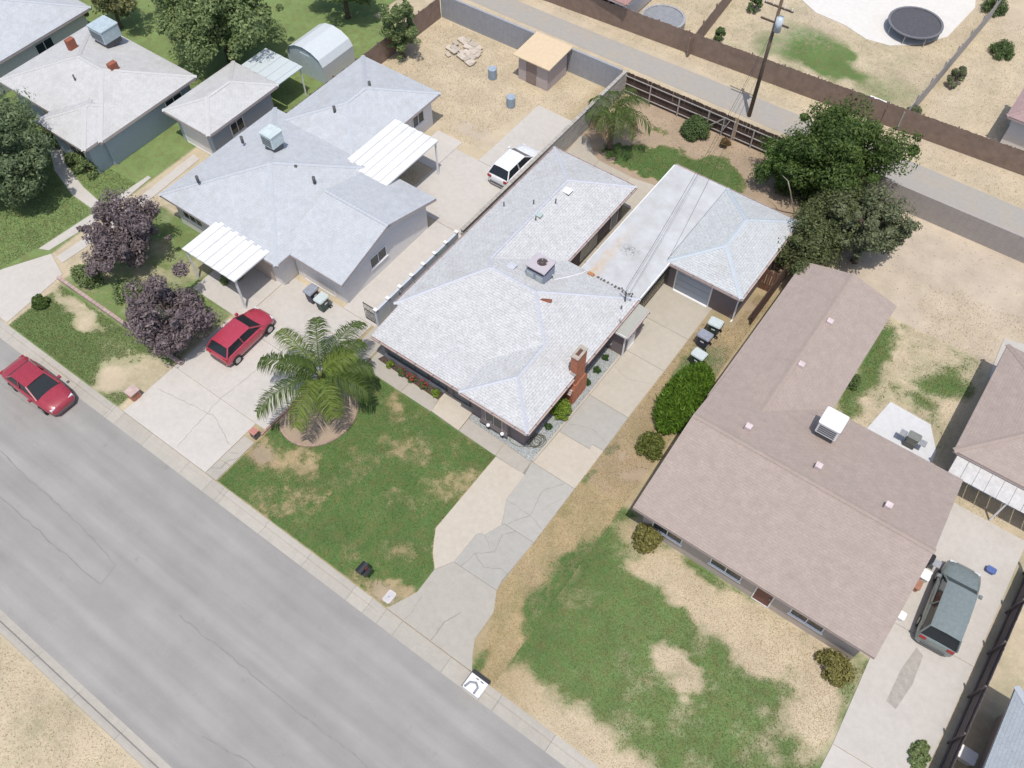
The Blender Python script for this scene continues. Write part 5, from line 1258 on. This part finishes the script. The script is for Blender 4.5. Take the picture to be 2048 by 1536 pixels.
hp += [(-.9,11.72,.05),(-1.1,11.6,.04),(-1.4,11.55,.04),(-1.75,11.62,.04),(-1.82,11.78,.12),(-1.78,11.82,.35)]
tag(MB().tube(hp, .016, 6).build('garden_hose', plain('olive_hose', (.12,.115,.08), .6, .2), None, True), 'coiled olive garden hose on the gravel at the house corner', 'hose')
for x, lb in ((-3.1,'white globe light in the gravel nearest the front door'), (-2.15,'white globe light in the gravel nearest the coiled hose')):
    t = thing('garden_light', lb, 'light', (x,11.5,0), 'white globe lights below the bay window')
    MB().cyl((x,11.5,0),(x,11.5,.42),.025,n=8).build('stake', M_IRON, t)
    mb = MB(); pts = [(x,11.5,.40),(x,11.5,.44),(x,11.5,.50),(x,11.5,.56),(x,11.5,.59)]; mb.tube(pts, [.04,.10,.12,.09,.02], 12); mb.build('globe', M_WHITE, t, True); MB().box(x-.12,x+.12,11.44,11.56,.34,.385).build('collar', M_IRON, t)
kb = thing('kerbside_tub', 'white and grey moulded tub with a dark rim at the kerb by the apron', 'tub', (4.75,.05,0))
M_WP = glossy('white_plastic', (.72,.73,.75), .35); M_GP = plain('grey_plastic', (.24,.25,.28), .5)
rbox(MB(), 4.3,5.25,-.42,.52,-.1,.30,.08,.92,.92).build('body', M_WP, kb); rbox(MB(), 4.27,5.28,.36,.55,.22,.305,.06).build('rim', M_IRON, kb); MB().box(4.265,4.30,-.4,.36,.22,.305).build('rim', M_IRON, kb)
MB().tube([(4.4,-.36,.31),(4.5,-.05,.33),(4.75,.08,.33),(4.95,-.05,.33),(4.95,-.38,.31)],.055,8).build('moulding', M_GP, kb, True); MB().box(4.62,4.78,.24,.28,.301,.315).build('slot', M_IRON, kb); MB().box(4.88,5.05,.24,.28,.301,.315).build('slot', M_IRON, kb)
lp = thing('dead_branch', 'bare pale branch leaning over the garage back corner', 'branch', (3.2,36.3,0))
MB().tube([(3.3,36.6,.0),(3.0,36.0,1.4),(2.75,35.6,2.5),(2.5,35.4,3.2)],[.05,.045,.04,.02],6).build('limb', plain('pale_bark', (.45,.40,.34), .9), lp); MB().tube([(2.75,35.6,2.5),(2.4,35.8,2.95),(1.9,35.9,3.1)],[.03,.02,.01],5).build('twig', MATS['pale_bark'], lp)

# ------------------------------------------------------------------ cars
def car(name, label, loc, rot, paint, kind='sedan', group='parked cars'):
    t = thing(name, label, 'car', (0,0,0), group)
    if kind == 'sedan':
        st = [(-2.32,.60,.66),(-2.24,.78,.84),(-1.95,.87,.93),(-1.3,.90,.97),(-.4,.91,.96),(.6,.91,.95),(1.1,.90,.92),(1.7,.87,.84),(2.12,.79,.74),(2.3,.60,.62)]
        cb = (-1.62,1.12,.82); ct = (-1.0,.28,.62); zr = 1.43; zb = .95
    elif kind == 'hatch':
        st = [(-2.0,.66,.70),(-1.95,.80,.90),(-1.7,.86,.98),(-.8,.88,.98),(.4,.88,.96),(.95,.87,.93),(1.5,.84,.84),(1.9,.76,.72),(2.05,.58,.6)]
        cb = (-1.9,1.02,.80); ct = (-1.5,.25,.62); zr = 1.46; zb = .95
    else:
        st = [(-2.36,.74,.85),(-2.32,.86,1.02),(-2.0,.93,1.08),(-1,.95,1.08),(.4,.95,1.06),(1.1,.94,1.03),(1.75,.90,.95),(2.2,.82,.84),(2.36,.64,.7)]
        cb = (-2.28,1.2,.88); ct = (-2.02,.5,.70); zr = 1.78; zb = 1.05
    vs = []; half = lambda hw, zt: [(.80*hw,.20),(.96*hw,.32),(hw,.55),(.985*hw,zt-.10),(.92*hw,zt-.02),(.5*hw,zt+.02),(0,zt+.03)]
    for x, hw, zt in st:
        h = half(hw, zt); sec = [(x,p[0],p[1]) for p in h]+[(x,-p[0],p[1]) for p in h[-2::-1]]; vs += sec
    k = 13; mb = MB(); fs = []
    for i in range(len(st)-1):
        for j in range(k-1): fs.append((i*k+j,i*k+j+1,(i+1)*k+j+1,(i+1)*k+j))
        fs.append((i*k+k-1,i*k,(i+1)*k,(i+1)*k+k-1))
    fs += [tuple(range(k-1,-1,-1)), tuple(range((len(st)-1)*k,len(st)*k))]
    body = mb.add(vs, [f[::-1] for f in fs]).build('body', paint, t, True)
    (bx0,bx1,bw_), (tx0,tx1,tw) = cb, ct
    B = [Vector((bx0,-bw_,zb)),Vector((bx1,-bw_*.94,zb-.02)),Vector((bx1,bw_*.94,zb-.02)),Vector((bx0,bw_,zb))]
    T = [Vector((tx0,-tw,zr-.03)),Vector((tx1,-tw,zr-.03)),Vector((tx1,tw,zr-.03)),Vector((tx0,tw,zr-.03))]
    for nm, q in (('windshield',(B[1],B[2],T[2],T[1])),('rear_window',(B[3],B[0],T[0],T[3])),('side_window',(B[0],B[1],T[1],T[0])),('side_window',(B[2],B[3],T[3],T[2]))):
        MB().add(q, [(0,1,2,3)]).build(nm, M_CGL, t)
    rf = MB(); n = 7; vs = []
    for i in range(n):
        x = tx0-.05+(tx1-tx0+.1)*i/(n-1); e = 1-abs(2*i/(n-1)-1)**3
        for y, dz in ((-tw-.02,-.03),(-tw*.8,.0),(0,.03),(tw*.8,.0),(tw+.02,-.03)): vs.append((x,y,zr+dz+.02*e))
    rf.add(vs, [(i*5+j,(i+1)*5+j,(i+1)*5+j+1,i*5+j+1) for i in range(n-1) for j in range(4)]).build('roof', paint, t, True)
    for a, b in zip(B, T): MB().beam(a, b, .07, .06).build('pillar', paint, t)
    for s in (-1, 1):
        xm = (bx0+bx1)/2-.1; MB().beam((xm,s*(bw_+.005),zb),(xm-.05,s*(tw+.005),zr-.03),.05,.06).build('pillar', paint, t)
        MB().box(bx1-.35,bx1-.18,min(s*.93,s*1.08),max(s*.93,s*1.08),zb-.0,zb+.12).build('mirror', paint, t)
        for x in (-.60*2.25, .60*2.25):
            hw = .91 if kind != 'suv' else .95
            w = MB().cyl((x,s*(hw-.2),.32),(x,s*(hw+.012),.32),.325,n=18).build('wheel', M_RUBBER, t); MB().cyl((x,s*(hw+.013),.32),(x,s*(hw+.02),.32),.20,n=12).build('rim', M_GALV, w)
        e = st[-2]; MB().box(e[0]-.1,e[0]+.06,min(s*.45,s*.74),max(s*.45,s*.74),e[2]-.14,e[2]+.0).build('headlight', glossy('lamp_clear', (.6,.62,.65), .1), t)
        e = st[1]; MB().box(e[0]-.07,e[0]+.06,min(s*.5,s*.80),max(s*.5,s*.80),e[2]-.2,e[2]-.03).build('taillight', glossy('lamp_red', (.35,.02,.02), .15), t)
    MB().box(-.45+st[-1][0],.04+st[-1][0],-.55,.55,.3,.42).build('bumper', M_PIPE, t); MB().box(st[0][0]-.04,st[0][0]+.3,-.58,.58,.32,.46).build('bumper', M_PIPE, t)
    t.location = loc; t.rotation_euler = (0,0,R(rot)); return t
M_CGL = glossy('car_glass', (.022,.027,.032), .15, 0, 0, .3)
P_RED = glossy('red_car_paint', (.33,.035,.055), .3, .0, .6); P_RED2 = glossy('crimson_car_paint', (.40,.045,.075), .3, .0, .6)
P_WHT = glossy('white_car_paint', (.74,.75,.76), .3, .0, .5); P_GRN = glossy('grey_green_car_paint', (.22,.26,.255), .35, .2, .5)
car('parked_car', 'dark red sedan parked along the kerb of the street', (-25.3,-1.35,-.12), 0, P_RED)
car('parked_car', 'crimson hatchback parked on the pale driveway beside the purple tree', (-18.45,7.9,.03), 92, P_RED2, 'hatch')
car('parked_car', 'white car parked close to the tall block wall', (-13.95,29.0,.03), 90, P_WHT, 'hatch')
car('parked_car', 'grey green sport utility car in the right-hand driveway', (21.1,16.35,.03), 93, P_GRN, 'suv')

# ------------------------------------------------------------------ neighbouring houses
def nb_house(label, loc, blocks, roofm, wallm, capm, name='house', eave=2.6, cat='house', over=.5, slope=.3):
    t = thing(name, label, cat, loc, 'neighbouring houses')
    for kind, x0, x1, y0, y1, dz in blocks:
        z = eave+dz
        if kind == 'hip': fs, rd = hip_faces(x0,x1,y0,y1,z,slope)
        elif kind == 'gx':
            h = (y1-y0)/2; ym = y0+h; a, b = (x0,ym,z+slope*h), (x1,ym,z+slope*h)
            fs = [[(x0,y0,z),(x1,y0,z),b,a],[(x1,y1,z),(x0,y1,z),a,b]]; rd = [(a,b)]
        elif kind == 'gy':
            h = (x1-x0)/2; xm = x0+h; a, b = (xm,y0,z+slope*h), (xm,y1,z+slope*h)
            fs = [[(x0,y1,z),(x0,y0,z),a,b],[(x1,y0,z),(x1,y1,z),b,a]]; rd = [(a,b)]
        else: fs = [[(x0,y0,z),(x1,y0,z),(x1,y1,z),(x0,y1,z)]]; rd = []
        rf = roof_mesh('roof', fs, roofm, t)
        for a, b in rd: caps(rf, a, b, capm, .15, .05)
        for a, b, o in (((x0,y0,z),(x1,y0,z),(0,-1,0)),((x1,y0,z),(x1,y1,z),(1,0,0)),((x1,y1,z),(x0,y1,z),(0,1,0)),((x0,y1,z),(x0,y0,z),(-1,0,0))):
            if (kind == 'gx' and o[0]) or (kind == 'gy' and o[1]):
                p, q = Vector(a), Vector(b); m_ = (p+q)/2+Vector((0,0,slope*(p-q).length/2))
                fascia(rf, p-Vector((0,0,.05)), m_-Vector((0,0,.05)), M_TRIM, o, .16, 'barge_board'); fascia(rf, m_-Vector((0,0,.05)), q-Vector((0,0,.05)), M_TRIM, o, .16, 'barge_board')
            else: fascia(rf, a, b, M_TRIM, o)
        X0,X1,Y0,Y1 = x0+over,x1-over,y0+over,y1-over
        w = MB().box(X0,X1,Y0,Y1,-.05,z-.10).build('wall', wallm, t)
        if kind in ('gx','gy'):
            g = MB(); hh = slope*((y1-y0) if kind == 'gx' else (x1-x0))/2
            if kind == 'gx':
                for x in (X0, X1-.1): g.add([(x,Y0,z-.1),(x,Y1,z-.1),(x,(Y0+Y1)/2,z+hh-.15),(x+.1,Y0,z-.1),(x+.1,Y1,z-.1),(x+.1,(Y0+Y1)/2,z+hh-.15)],[(0,2,1),(3,4,5),(0,3,5,2),(1,2,5,4),(0,1,4,3)])
            else:
                for y in (Y0, Y1-.1): g.add([(X0,y,z-.1),(X1,y,z-.1),((X0+X1)/2,y,z+hh-.15),(X0,y+.1,z-.1),(X1,y+.1,z-.1),((X0+X1)/2,y+.1,z+hh-.15)],[(0,1,2),(3,5,4),(0,2,5,3),(1,4,5,2),(0,3,4,1)])
            g.build('gable', wallm, t)
    return t
def pipe(parent, x, y, z, h=.35, m=None, r=.06):
    v = MB().cyl((x,y,z-.25),(x,y,z+h),r,n=10).build('vent_pipe', m or M_PIPE, parent, True)
def cooler(label, x, y, z, w, h, m, cat='cooler'):
    t = thing('roof_cooler', label, cat, (x,y,z), 'coolers on neighbouring roofs')
    rbox(MB(), x-w/2,x+w/2,y-w/2,y+w/2,z,z+h,.06).build('body', m, t); rbox(MB(), x-w/2-.03,x+w/2+.03,y-w/2-.03,y+w/2+.03,z+h+.002,z+h+.07,.08).build('lid', m, t)
    for i in range(4): MB().box(x-w/2+.1,x+w/2-.1,y-w/2-.02,y-w/2-.004,z+.12+.16*i,z+.2+.16*i).build('louvre', M_PIPE, t)
    MB().box(x-w/2+.1,x+w/2-.1,y-w/2+.1,y+w/2-.1,z-.45,z-.002).build('stand', M_PIPE, t)
R_L1 = shingle('pale_grey_shingle', (.51,.535,.565), .25, .06); R_L2 = shingle('warm_grey_shingle', (.56,.56,.555), .25, .06); R_R1 = shingle('faded_brown_shingle', (.395,.322,.283), .2, .06, (.27,.21,.185), .12)
C_L1 = plain('grey_cap', (.45,.475,.51), .85, .1); C_L2 = plain('warm_grey_cap', (.51,.51,.505), .85, .1); C_R1 = plain('brown_cap', (.345,.28,.245), .85, .12)
W_PALE = plain('pale_stucco', (.72,.70,.69), .9, .08); W_BLUE = plain('dusty_blue_siding', (.36,.42,.48), .85, .08); W_TAN = plain('tan_stucco', (.47,.40,.35), .9, .1)
L1 = nb_house('grey-roofed house with two white covers left of the lot', (-23,18,0), [('hip',-29.2,-19.0,11.9,22.2,0),('hip',-28.1,-21.0,21.0,30.0,.02),('gx',-19.9,-14.9,13.1,21.9,-.05)], R_L1, W_PALE, C_L1)
for x, y in ((-27.6,17.9),(-22.9,18.0),(-21.3,17.9),(-24.6,26.9),(-24.8,23.6),(-27.2,13.7)): pipe(L1, x, y, 3.6, .25, M_PIPE, .10)
opening(L1, '+x', -15.4, 16.7, 1.0, 1.5, .9, 'window', M_WHITE, M_GLASS, 1); opening(L1, '-y', 12.4, -27.2, .9, 1.8, 1.2, 'window', M_WHITE, M_GLASS, 2); opening(L1, '-y', 13.6, -17.6, .02, 2.6, 2.0, 'garage_door', M_WHITE, W_PALE, 0); opening(L1, '-y', 12.4, -25.0, .05, .95, 2.0, 'door', M_WHITE, plain('oak_door', (.2,.11,.07), .5), 0)
opening(L1, '+x', -21.5, 28.0, 1.0, 1.2, 1.0, 'window', M_WHITE, M_GLASS, 1); opening(L1, '-x', -27.6, 25, 1.0, 1.4, 1.0, 'window', M_WHITE, M_GLASS, 1)
cooler('white and teal cooler on the grey roof left of the lot', -25.2, 18.5, 4.15, 1.0, .85, plain('white_teal', (.55,.63,.63), .5))
def cover(label, x0, x1, y0, y1, z, m):
    t = thing('patio_cover', label, 'patio cover', ((x0+x1)/2,(y0+y1)/2,0), 'white patio covers')
    n = int((x1-x0)/.3)
    for i in range(n): MB().box(x0+(x1-x0)*i/n+.004, x0+(x1-x0)*(i+1)/n-.004, y0, y1, z-.06, z+(.045 if i % 2 else 0)).build('roof_panel', m, t)
    for x in (x0+.1, x1-.2):
        for y in (y0+.1, y1-.2): MB().box(x,x+.1,y,y+.1,0,z-.2).build('post', M_WHITE, t)
    for y in (y0+.1, y1-.2): MB().box(x0+.05,x1-.05,y,y+.1,z-.195,z-.065).build('beam', M_WHITE, t)
M_WPAN = plain('bright_white_panel', (.70,.70,.69), .5, .10, .8)
cover('white flat patio cover behind the grey-roofed house', -21.5, -17.8, 20.6, 25.8, 2.95, M_WPAN)
cover('white flat carport roof in front of the grey-roofed house', -24.45, -20.0, 9.55, 13.2, 2.72, M_WPAN)
wp = MB().box(-24.3,-20.2,12.3,12.39,.0,1.9).build('rear_screen', W_TAN, bpy.data.objects['patio_cover.001'])
L2 = nb_house('light grey-roofed house with blue siding at the upper left', (-41.5,17,0), [('hip',-47.0,-36.0,12.9,21.4,0),('hip',-41.2,-36.2,11.7,17,.03)], R_L2, W_BLUE, C_L2)
for x, y in ((-44.4,17.8),(-39.9,17.8)): MB().box(x-.2,x+.2,y-.3,y+.3,3.2,4.15).build('brick_vent', M_RUST, L2)
pipe(L2, -41.4, 15.6, 3.5); opening(L2, '-y', 12.2, -38.3, .9, 1.8, 1.2, 'window', M_WHITE, M_GLASS, 1); opening(L2, '+x', -36.5, 19.3, .9, 1.5, 1.1, 'window', M_WHITE, M_GLASS, 1); opening(L2, '+x', -36.7, 14.2, .9, 1.4, 1.1, 'window', M_WHITE, M_GLASS, 1); opening(L2, '-y', 13.4, -43, .05, .95, 2.0, 'door', M_WHITE, W_TAN, 0)
cooler('pale blue cooler on the light grey roof at the upper left', -43.3, 20.0, 3.6, 1.5, .9, plain('powder_blue_metal', (.42,.50,.54), .5))
LG = nb_house('detached blue garage with light grey hip roof at the upper left', (-33,21,0), [('hip',-35.2,-30.7,17.5,24.1,0)], R_L2, W_BLUE, C_L2, 'detached_garage', cat='garage')
opening(LG, '+x', -31.2, 20.2, .9, 1.2, 1.0, 'window', M_WHITE, M_GLASS, 1); opening(LG, '-y', 18.0, -33.0, .02, 2.6, 2.0, 'garage_door', M_WHITE, W_PALE, 0)
cn = thing('metal_canopy', 'pale blue flat metal canopy behind the detached blue garage', 'canopy', (-32.8,25.4,0))
M_CAN = plain('pale_aqua_metal', (.52,.57,.58), .45, .06)
for i in range(9): MB().box(-34.6+.41*i,-34.2+.41*i,24.25,26.7,2.36,2.42+(.02 if i % 2 else 0)).build('roof_panel', M_CAN, cn)
for x in (-34.5,-31.1): MB().box(x,x+.08,26.5,26.58,0,2.355).build('post', M_WHITE, cn)
sh = thing('arched_shed', 'pale blue barn-shaped metal shed by the back fence', 'shed', (-32.4,29.8,0))
prof = [(-1.75,0),(-1.75,1.5),(-1.45,2.0),(-.8,2.35),(0,2.48),(.8,2.35),(1.45,2.0),(1.75,1.5),(1.75,0)]
vs = [(-32.4+p[0], y, p[1]) for y in (28.3, 31.4) for p in prof]; k = len(prof)
for y0_ in (28.3, 31.36): MB().add([(-32.4+p[0], y, p[1]) for y in (y0_, y0_+.04) for p in prof], [tuple(range(k)), tuple(range(2*k-1,k-1,-1))]+[(i,k+i,k+(i+1) % k,(i+1) % k) for i in range(k)]).build('end_wall', plain('light_blue_panel', (.47,.55,.60), .6, .06), sh)
for i in range(k-1): MB().add([(-32.4+prof[i][0]*1.02,28.2,prof[i][1]*1.01),(-32.4+prof[i+1][0]*1.02,28.2,prof[i+1][1]*1.01),(-32.4+prof[i+1][0]*1.02,31.5,prof[i+1][1]*1.01),(-32.4+prof[i][0]*1.02,31.5,prof[i][1]*1.01)],[(0,3,2,1)]).build('roof_panel', plain('silver_blue_metal', (.55,.59,.61), .5, .06), sh)
MB().box(-32.85,-31.95,28.26,28.295,.0,1.9).build('door', plain('shed_door', (.50,.58,.62), .6), sh)
L3 = nb_house('grey-roofed house cut by the upper left corner', (-55,17,0), [('hip',-62,-48.6,9,22.4,0)], R_L1, W_PALE, C_L1)
opening(L3, '+x', -49.1, 18, .9, 1.5, 1.1, 'window', M_WHITE, M_GLASS, 1)
# garden kerb of the grey house's front yard
ge = thing('garden_kerb', 'low pink block edging across the grey house front garden', 'edging', (-26,4.6,0))
for i in range(34): MB().box(-31.3+.33*i,-30.99+.33*i,4.45,4.65,0,.24).build('block', plain('pink_block', (.42,.31,.28), .9, .2, 4, 30, .3, 0, .1), ge)
bp2 = thing('brick_pillar', 'low brick pillar at the garden corner beside the pale driveway', 'pillar', (-20.6,1.5,0)); mb = MB()
for k in range(8): brick_course(mb, -20.85,-20.35,1.2,1.75,.01+.072*k,k)
tag(mb.build('brickwork', M_RED, bp2), kind='stuff'); MB().box(-20.84,-20.36,1.21,1.74,0,.57).build('pillar_core', M_MORTAR, bp2); MB().box(-20.9,-20.3,1.15,1.8,.59,.66).build('cap', plain('rosy_cap', (.5,.38,.35), .9), bp2)
for x, y, lb, b_, l_ in ((-17.25,12.6,'blue bin standing before the grey house garage',M_BINB,M_LIDB),(-16.3,12.5,'pale teal bin standing before the grey house garage',M_BING,M_LIDP)): wheelie_bin(lb, (x,y,.03), 90, b_, l_)
# yard things behind the grey house
sd = thing('garden_shed', 'small mauve shed with a tan flat roof by the alley wall', 'shed', (-18.3,38.6,0))
MB().box(-19.6,-17.0,37.3,39.8,0,2.05).build('wall', plain('mauve_shed', (.45,.39,.38), .9, .1), sd); MB().add([(-19.9,37.0,2.1),(-16.7,37.0,2.1),(-16.7,40.05,2.3),(-19.9,40.05,2.3),(-19.9,37.0,2.02),(-16.7,37.0,2.02),(-16.7,40.05,2.22),(-19.9,40.05,2.22)],[(0,1,2,3),(7,6,5,4),(0,4,5,1),(1,5,6,2),(2,6,7,3),(3,7,4,0)]).build('roof', plain('tan_roofing', (.62,.49,.33), .9, .1), sd); MB().box(-18.9,-18.0,37.27,37.298,.02,1.85).build('door', plain('brown_shed_door', (.27,.21,.19), .8), sd)
ps = thing('paving_stack', 'pale heap of broken paving near the alley wall', 'rubble', (-24.7,37.5,0)); r_ = random.Random(9)
for i in range(26):
    x, y = -26.1+r_.random()*2.8, 36.4+r_.random()*2.2; w = r_.uniform(.2,.45); MB().beam((x-w,y,.06+r_.random()*.12),(x+w,y+r_.uniform(-.2,.2),.06+r_.random()*.15),w*1.3,.08).build('paving_piece', plain('pale_paving', (.50,.44,.37), .9, .2, 4, 30, .2, 0, .15), ps)
for x, y, lb in ((-21.2,36.2,'blue plastic drum near the mauve shed'),(-18.2,34.4,'blue grey plastic drum in the dry yard')):
    t = thing('plastic_drum', lb, 'drum', (x,y,0), 'plastic drums in the dry yard'); MB().cyl((x,y,0),(x,y,.8),.33,.33,18).build('body', plain('drum_blue', (.26,.33,.42), .5), t, False); MB().cyl((x,y,.801),(x,y,.84),.34,.30,18).build('lid', plain('drum_lid', (.33,.40,.48), .5), t)
# right-hand side houses
R1 = nb_house('long brown-roofed house right of the driveway', (12,17,0), [('gx',6.3,18.9,10.9,21.9,0),('gy',6.05,11.85,18.9,30.6,-.03)], R_R1, W_TAN, C_R1, eave=2.62, slope=.27)
for x, y, z in ((9.3,26.6,3.25),(9.3,23.0,3.25),(8.9,17.4,3.95),(12.7,17.4,3.95),(16.3,17.4,3.95)): MB().box(x-.16,x+.16,y-.16,y+.16,z-.1,z+.22).build('roof_vent', plain('pink_vent', (.62,.52,.52), .6), R1)
for x in (8.2,11.5,15.8): opening(R1, '-y', 11.4, x, .9, 1.7, 1.2, 'window', M_WHITE, M_GLASS, 1)
opening(R1, '-y', 11.4, 13.6, .05, .95, 2.0, 'door', M_WHITE, plain('maroon_door', (.16,.06,.05), .5), 0)
for y in (13.5,17,20): opening(R1, '-x', 6.8, y, .9, 1.4, 1.1, 'window', M_WHITE, M_GLASS, 1)
for y in (24,28): opening(R1, '+x', 11.35, y, .9, 1.4, 1.1, 'window', M_WHITE, M_GLASS, 1)
cooler('white cooler on the brown roof right of the lot', 12.2, 19.9, 3.75, 1.1, .8, M_WHITE)
R2 = nb_house('brown-roofed house at the right edge beyond the patio', (22,27,0), [('hip',17.9,29,23.3,31.6,0)], R_R1, W_TAN, C_R1, slope=.27)
opening(R2, '-x', 18.4, 27, .9, 1.4, 1.1, 'window', M_WHITE, M_GLASS, 1); opening(R2, '-y', 23.8, 20.5, .02, 3.0, 2.0, 'garage_door', M_WHITE, W_PALE, 0)
aw = thing('awning', 'pale grey awning along the front of the right edge house', 'awning', (21,22.7,0))
for i in range(10): MB().add([(18.2+.62*i,22.3,2.02),(18.8+.62*i,22.3,2.02),(18.8+.62*i,23.6,2.4),(18.2+.62*i,23.6,2.4)],[(0,1,2,3)]).build('awning_panel', plain('pale_awning', (.5,.49,.48), .6), aw)
for x in (18.3,21.2,24.2): MB().box(x,x+.08,22.35,22.43,0,2.02).build('post', M_WHITE, aw)
R3 = nb_house('grey-roofed house cut by the lower right corner', (29,9,0), [('hip',24.4,36,3,13.4,0)], shingle('slate_shingle', (.36,.40,.43), .25, .06), W_TAN, C_L1)
opening(R3, '-x', 24.9, 8, .9, 1.4, 1.1, 'window', M_WHITE, M_GLASS, 1)
for x, y, lb, m in ((19.25,18.0,'dark barbecue beside the brown-roofed house wall',M_IRON),(16.1,24.2,'covered grey barbecue on the white patio',plain('grey_cover', (.2,.21,.2), .8))):
    t = thing('barbecue', lb, 'barbecue', (x,y,0), 'barbecues of the right neighbour'); rbox(MB(), x-.35,x+.35,y-.25,y+.25,.45,1.0,.1,.8,.8).build('lid', m, t); MB().box(x-.3,x+.3,y-.2,y+.2,.05,.445).build('cart', M_PIPE, t)
    for s in (-1,1): MB().box(x+s*.55-.18,x+s*.55+.18,y-.2,y+.2,.75,.79).build('side_shelf', M_GALV, t)
for x, y, lb, m, s in ((19.3,16.6,'terracotta planter box by the brown-roofed house side wall',plain('terracotta', (.36,.18,.12), .9),.35),(19.45,17.3,'white storage box by the brown-roofed house side wall',M_WHITE,.38),(19.35,14.7,'small white tub near the driveway corner',M_WHITE,.28),(22.2,19.6,'small blue toy box on the right driveway',plain('toy_blue', (.09,.14,.36), .5),.2),(24.2,10.3,'white box behind the dark fence',M_WHITE,.4),(3.5,49.0,'white box beyond the alley behind the big tree',M_WHITE,.75)):
    t = thing('storage_box', lb, 'box', (x,y,0), 'boxes in neighbouring yards'); rbox(MB(), x-s,x+s,y-s*.7,y+s*.7,0,s*1.2,.06,.9,.9).build('body', m, t); rbox(MB(), x-s-.03,x+s+.03,y-s*.7-.03,y+s*.7+.03,s*1.2+.002,s*1.2+.06,.07).build('lid', m, t)
# beyond the alley
def round_thing(name, label, cat, x, y, r, h, side, top, legs=0, net=False):
    t = thing(name, label, cat, (x,y,0)); n = 32
    mb = MB(); vs = []
    for rr, z in ((r,0 if not legs else h-.08),(r,h),(r-.18,h),(r-.18,h-.12)): vs += [(x+rr*math.cos(2*math.pi*i/n), y+rr*math.sin(2*math.pi*i/n), z) for i in range(n)]
    mb.add(vs, [(k*n+i,k*n+(i+1) % n,(k+1)*n+(i+1) % n,(k+1)*n+i) for k in range(3) for i in range(n)]).build('rim', side, t)
    MB().cyl((x,y,h-.11),(x,y,h-.08),r-.17,n=32).build('cover', top, t)
    for i in range(legs):
        a = 2*math.pi*i/legs; MB().cyl((x+(r-.1)*math.cos(a),y+(r-.1)*math.sin(a),0),(x+(r-.1)*math.cos(a),y+(r-.1)*math.sin(a),h-.08),.03,n=6).build('leg', M_GALV, t)
round_thing('round_pool', 'round grey-covered pool in the yard beyond the alley', 'pool', -14.1, 48.9, 1.75, .95, plain('grey_pool_wall', (.36,.36,.37), .6), plain('grey_pool_cover', (.27,.28,.295), .5))
round_thing('trampoline', 'round dark trampoline on the pale patio beyond the alley', 'trampoline', 2.0, 60.0, 2.1, .85, plain('dark_pad', (.16,.16,.18), .7), plain('black_mat', (.085,.085,.095), .8), 8)
RB = nb_house('red-roofed building cut by the top edge beyond the alley', (-19,49,0), [('hip',-22.5,-16.2,46.6,53,-.2)], shingle('dull_red_shingle', (.40,.24,.22), .25, .08), W_PALE, plain('red_cap', (.36,.21,.19), .85))
opening(RB, '-y', 47.1, -18, .9, 1.2, 1.0, 'window', M_WHITE, M_GLASS, 1)
RC = nb_house('pale house beyond the trampoline at the top edge', (1,75,0), [('hip',-9,9,70.5,80,0)], R_L2, W_PALE, C_L2)
opening(RC, '-y', 71, 0, .05, 2.4, 2.0, 'window', M_WHITE, M_GLASS, 1, False)
RD = nb_house('pink-roofed outbuilding at the right edge beyond the alley', (14,53,0), [('hip',11.4,16.5,50.8,55,-.1)], shingle('pinkish_shingle', (.40,.28,.27), .25, .08), W_PALE, plain('pink_cap', (.36,.25,.24), .85))
opening(RD, '-x', 11.9, 53, .9, 1.0, 1.0, 'window', M_WHITE, M_GLASS, 1)
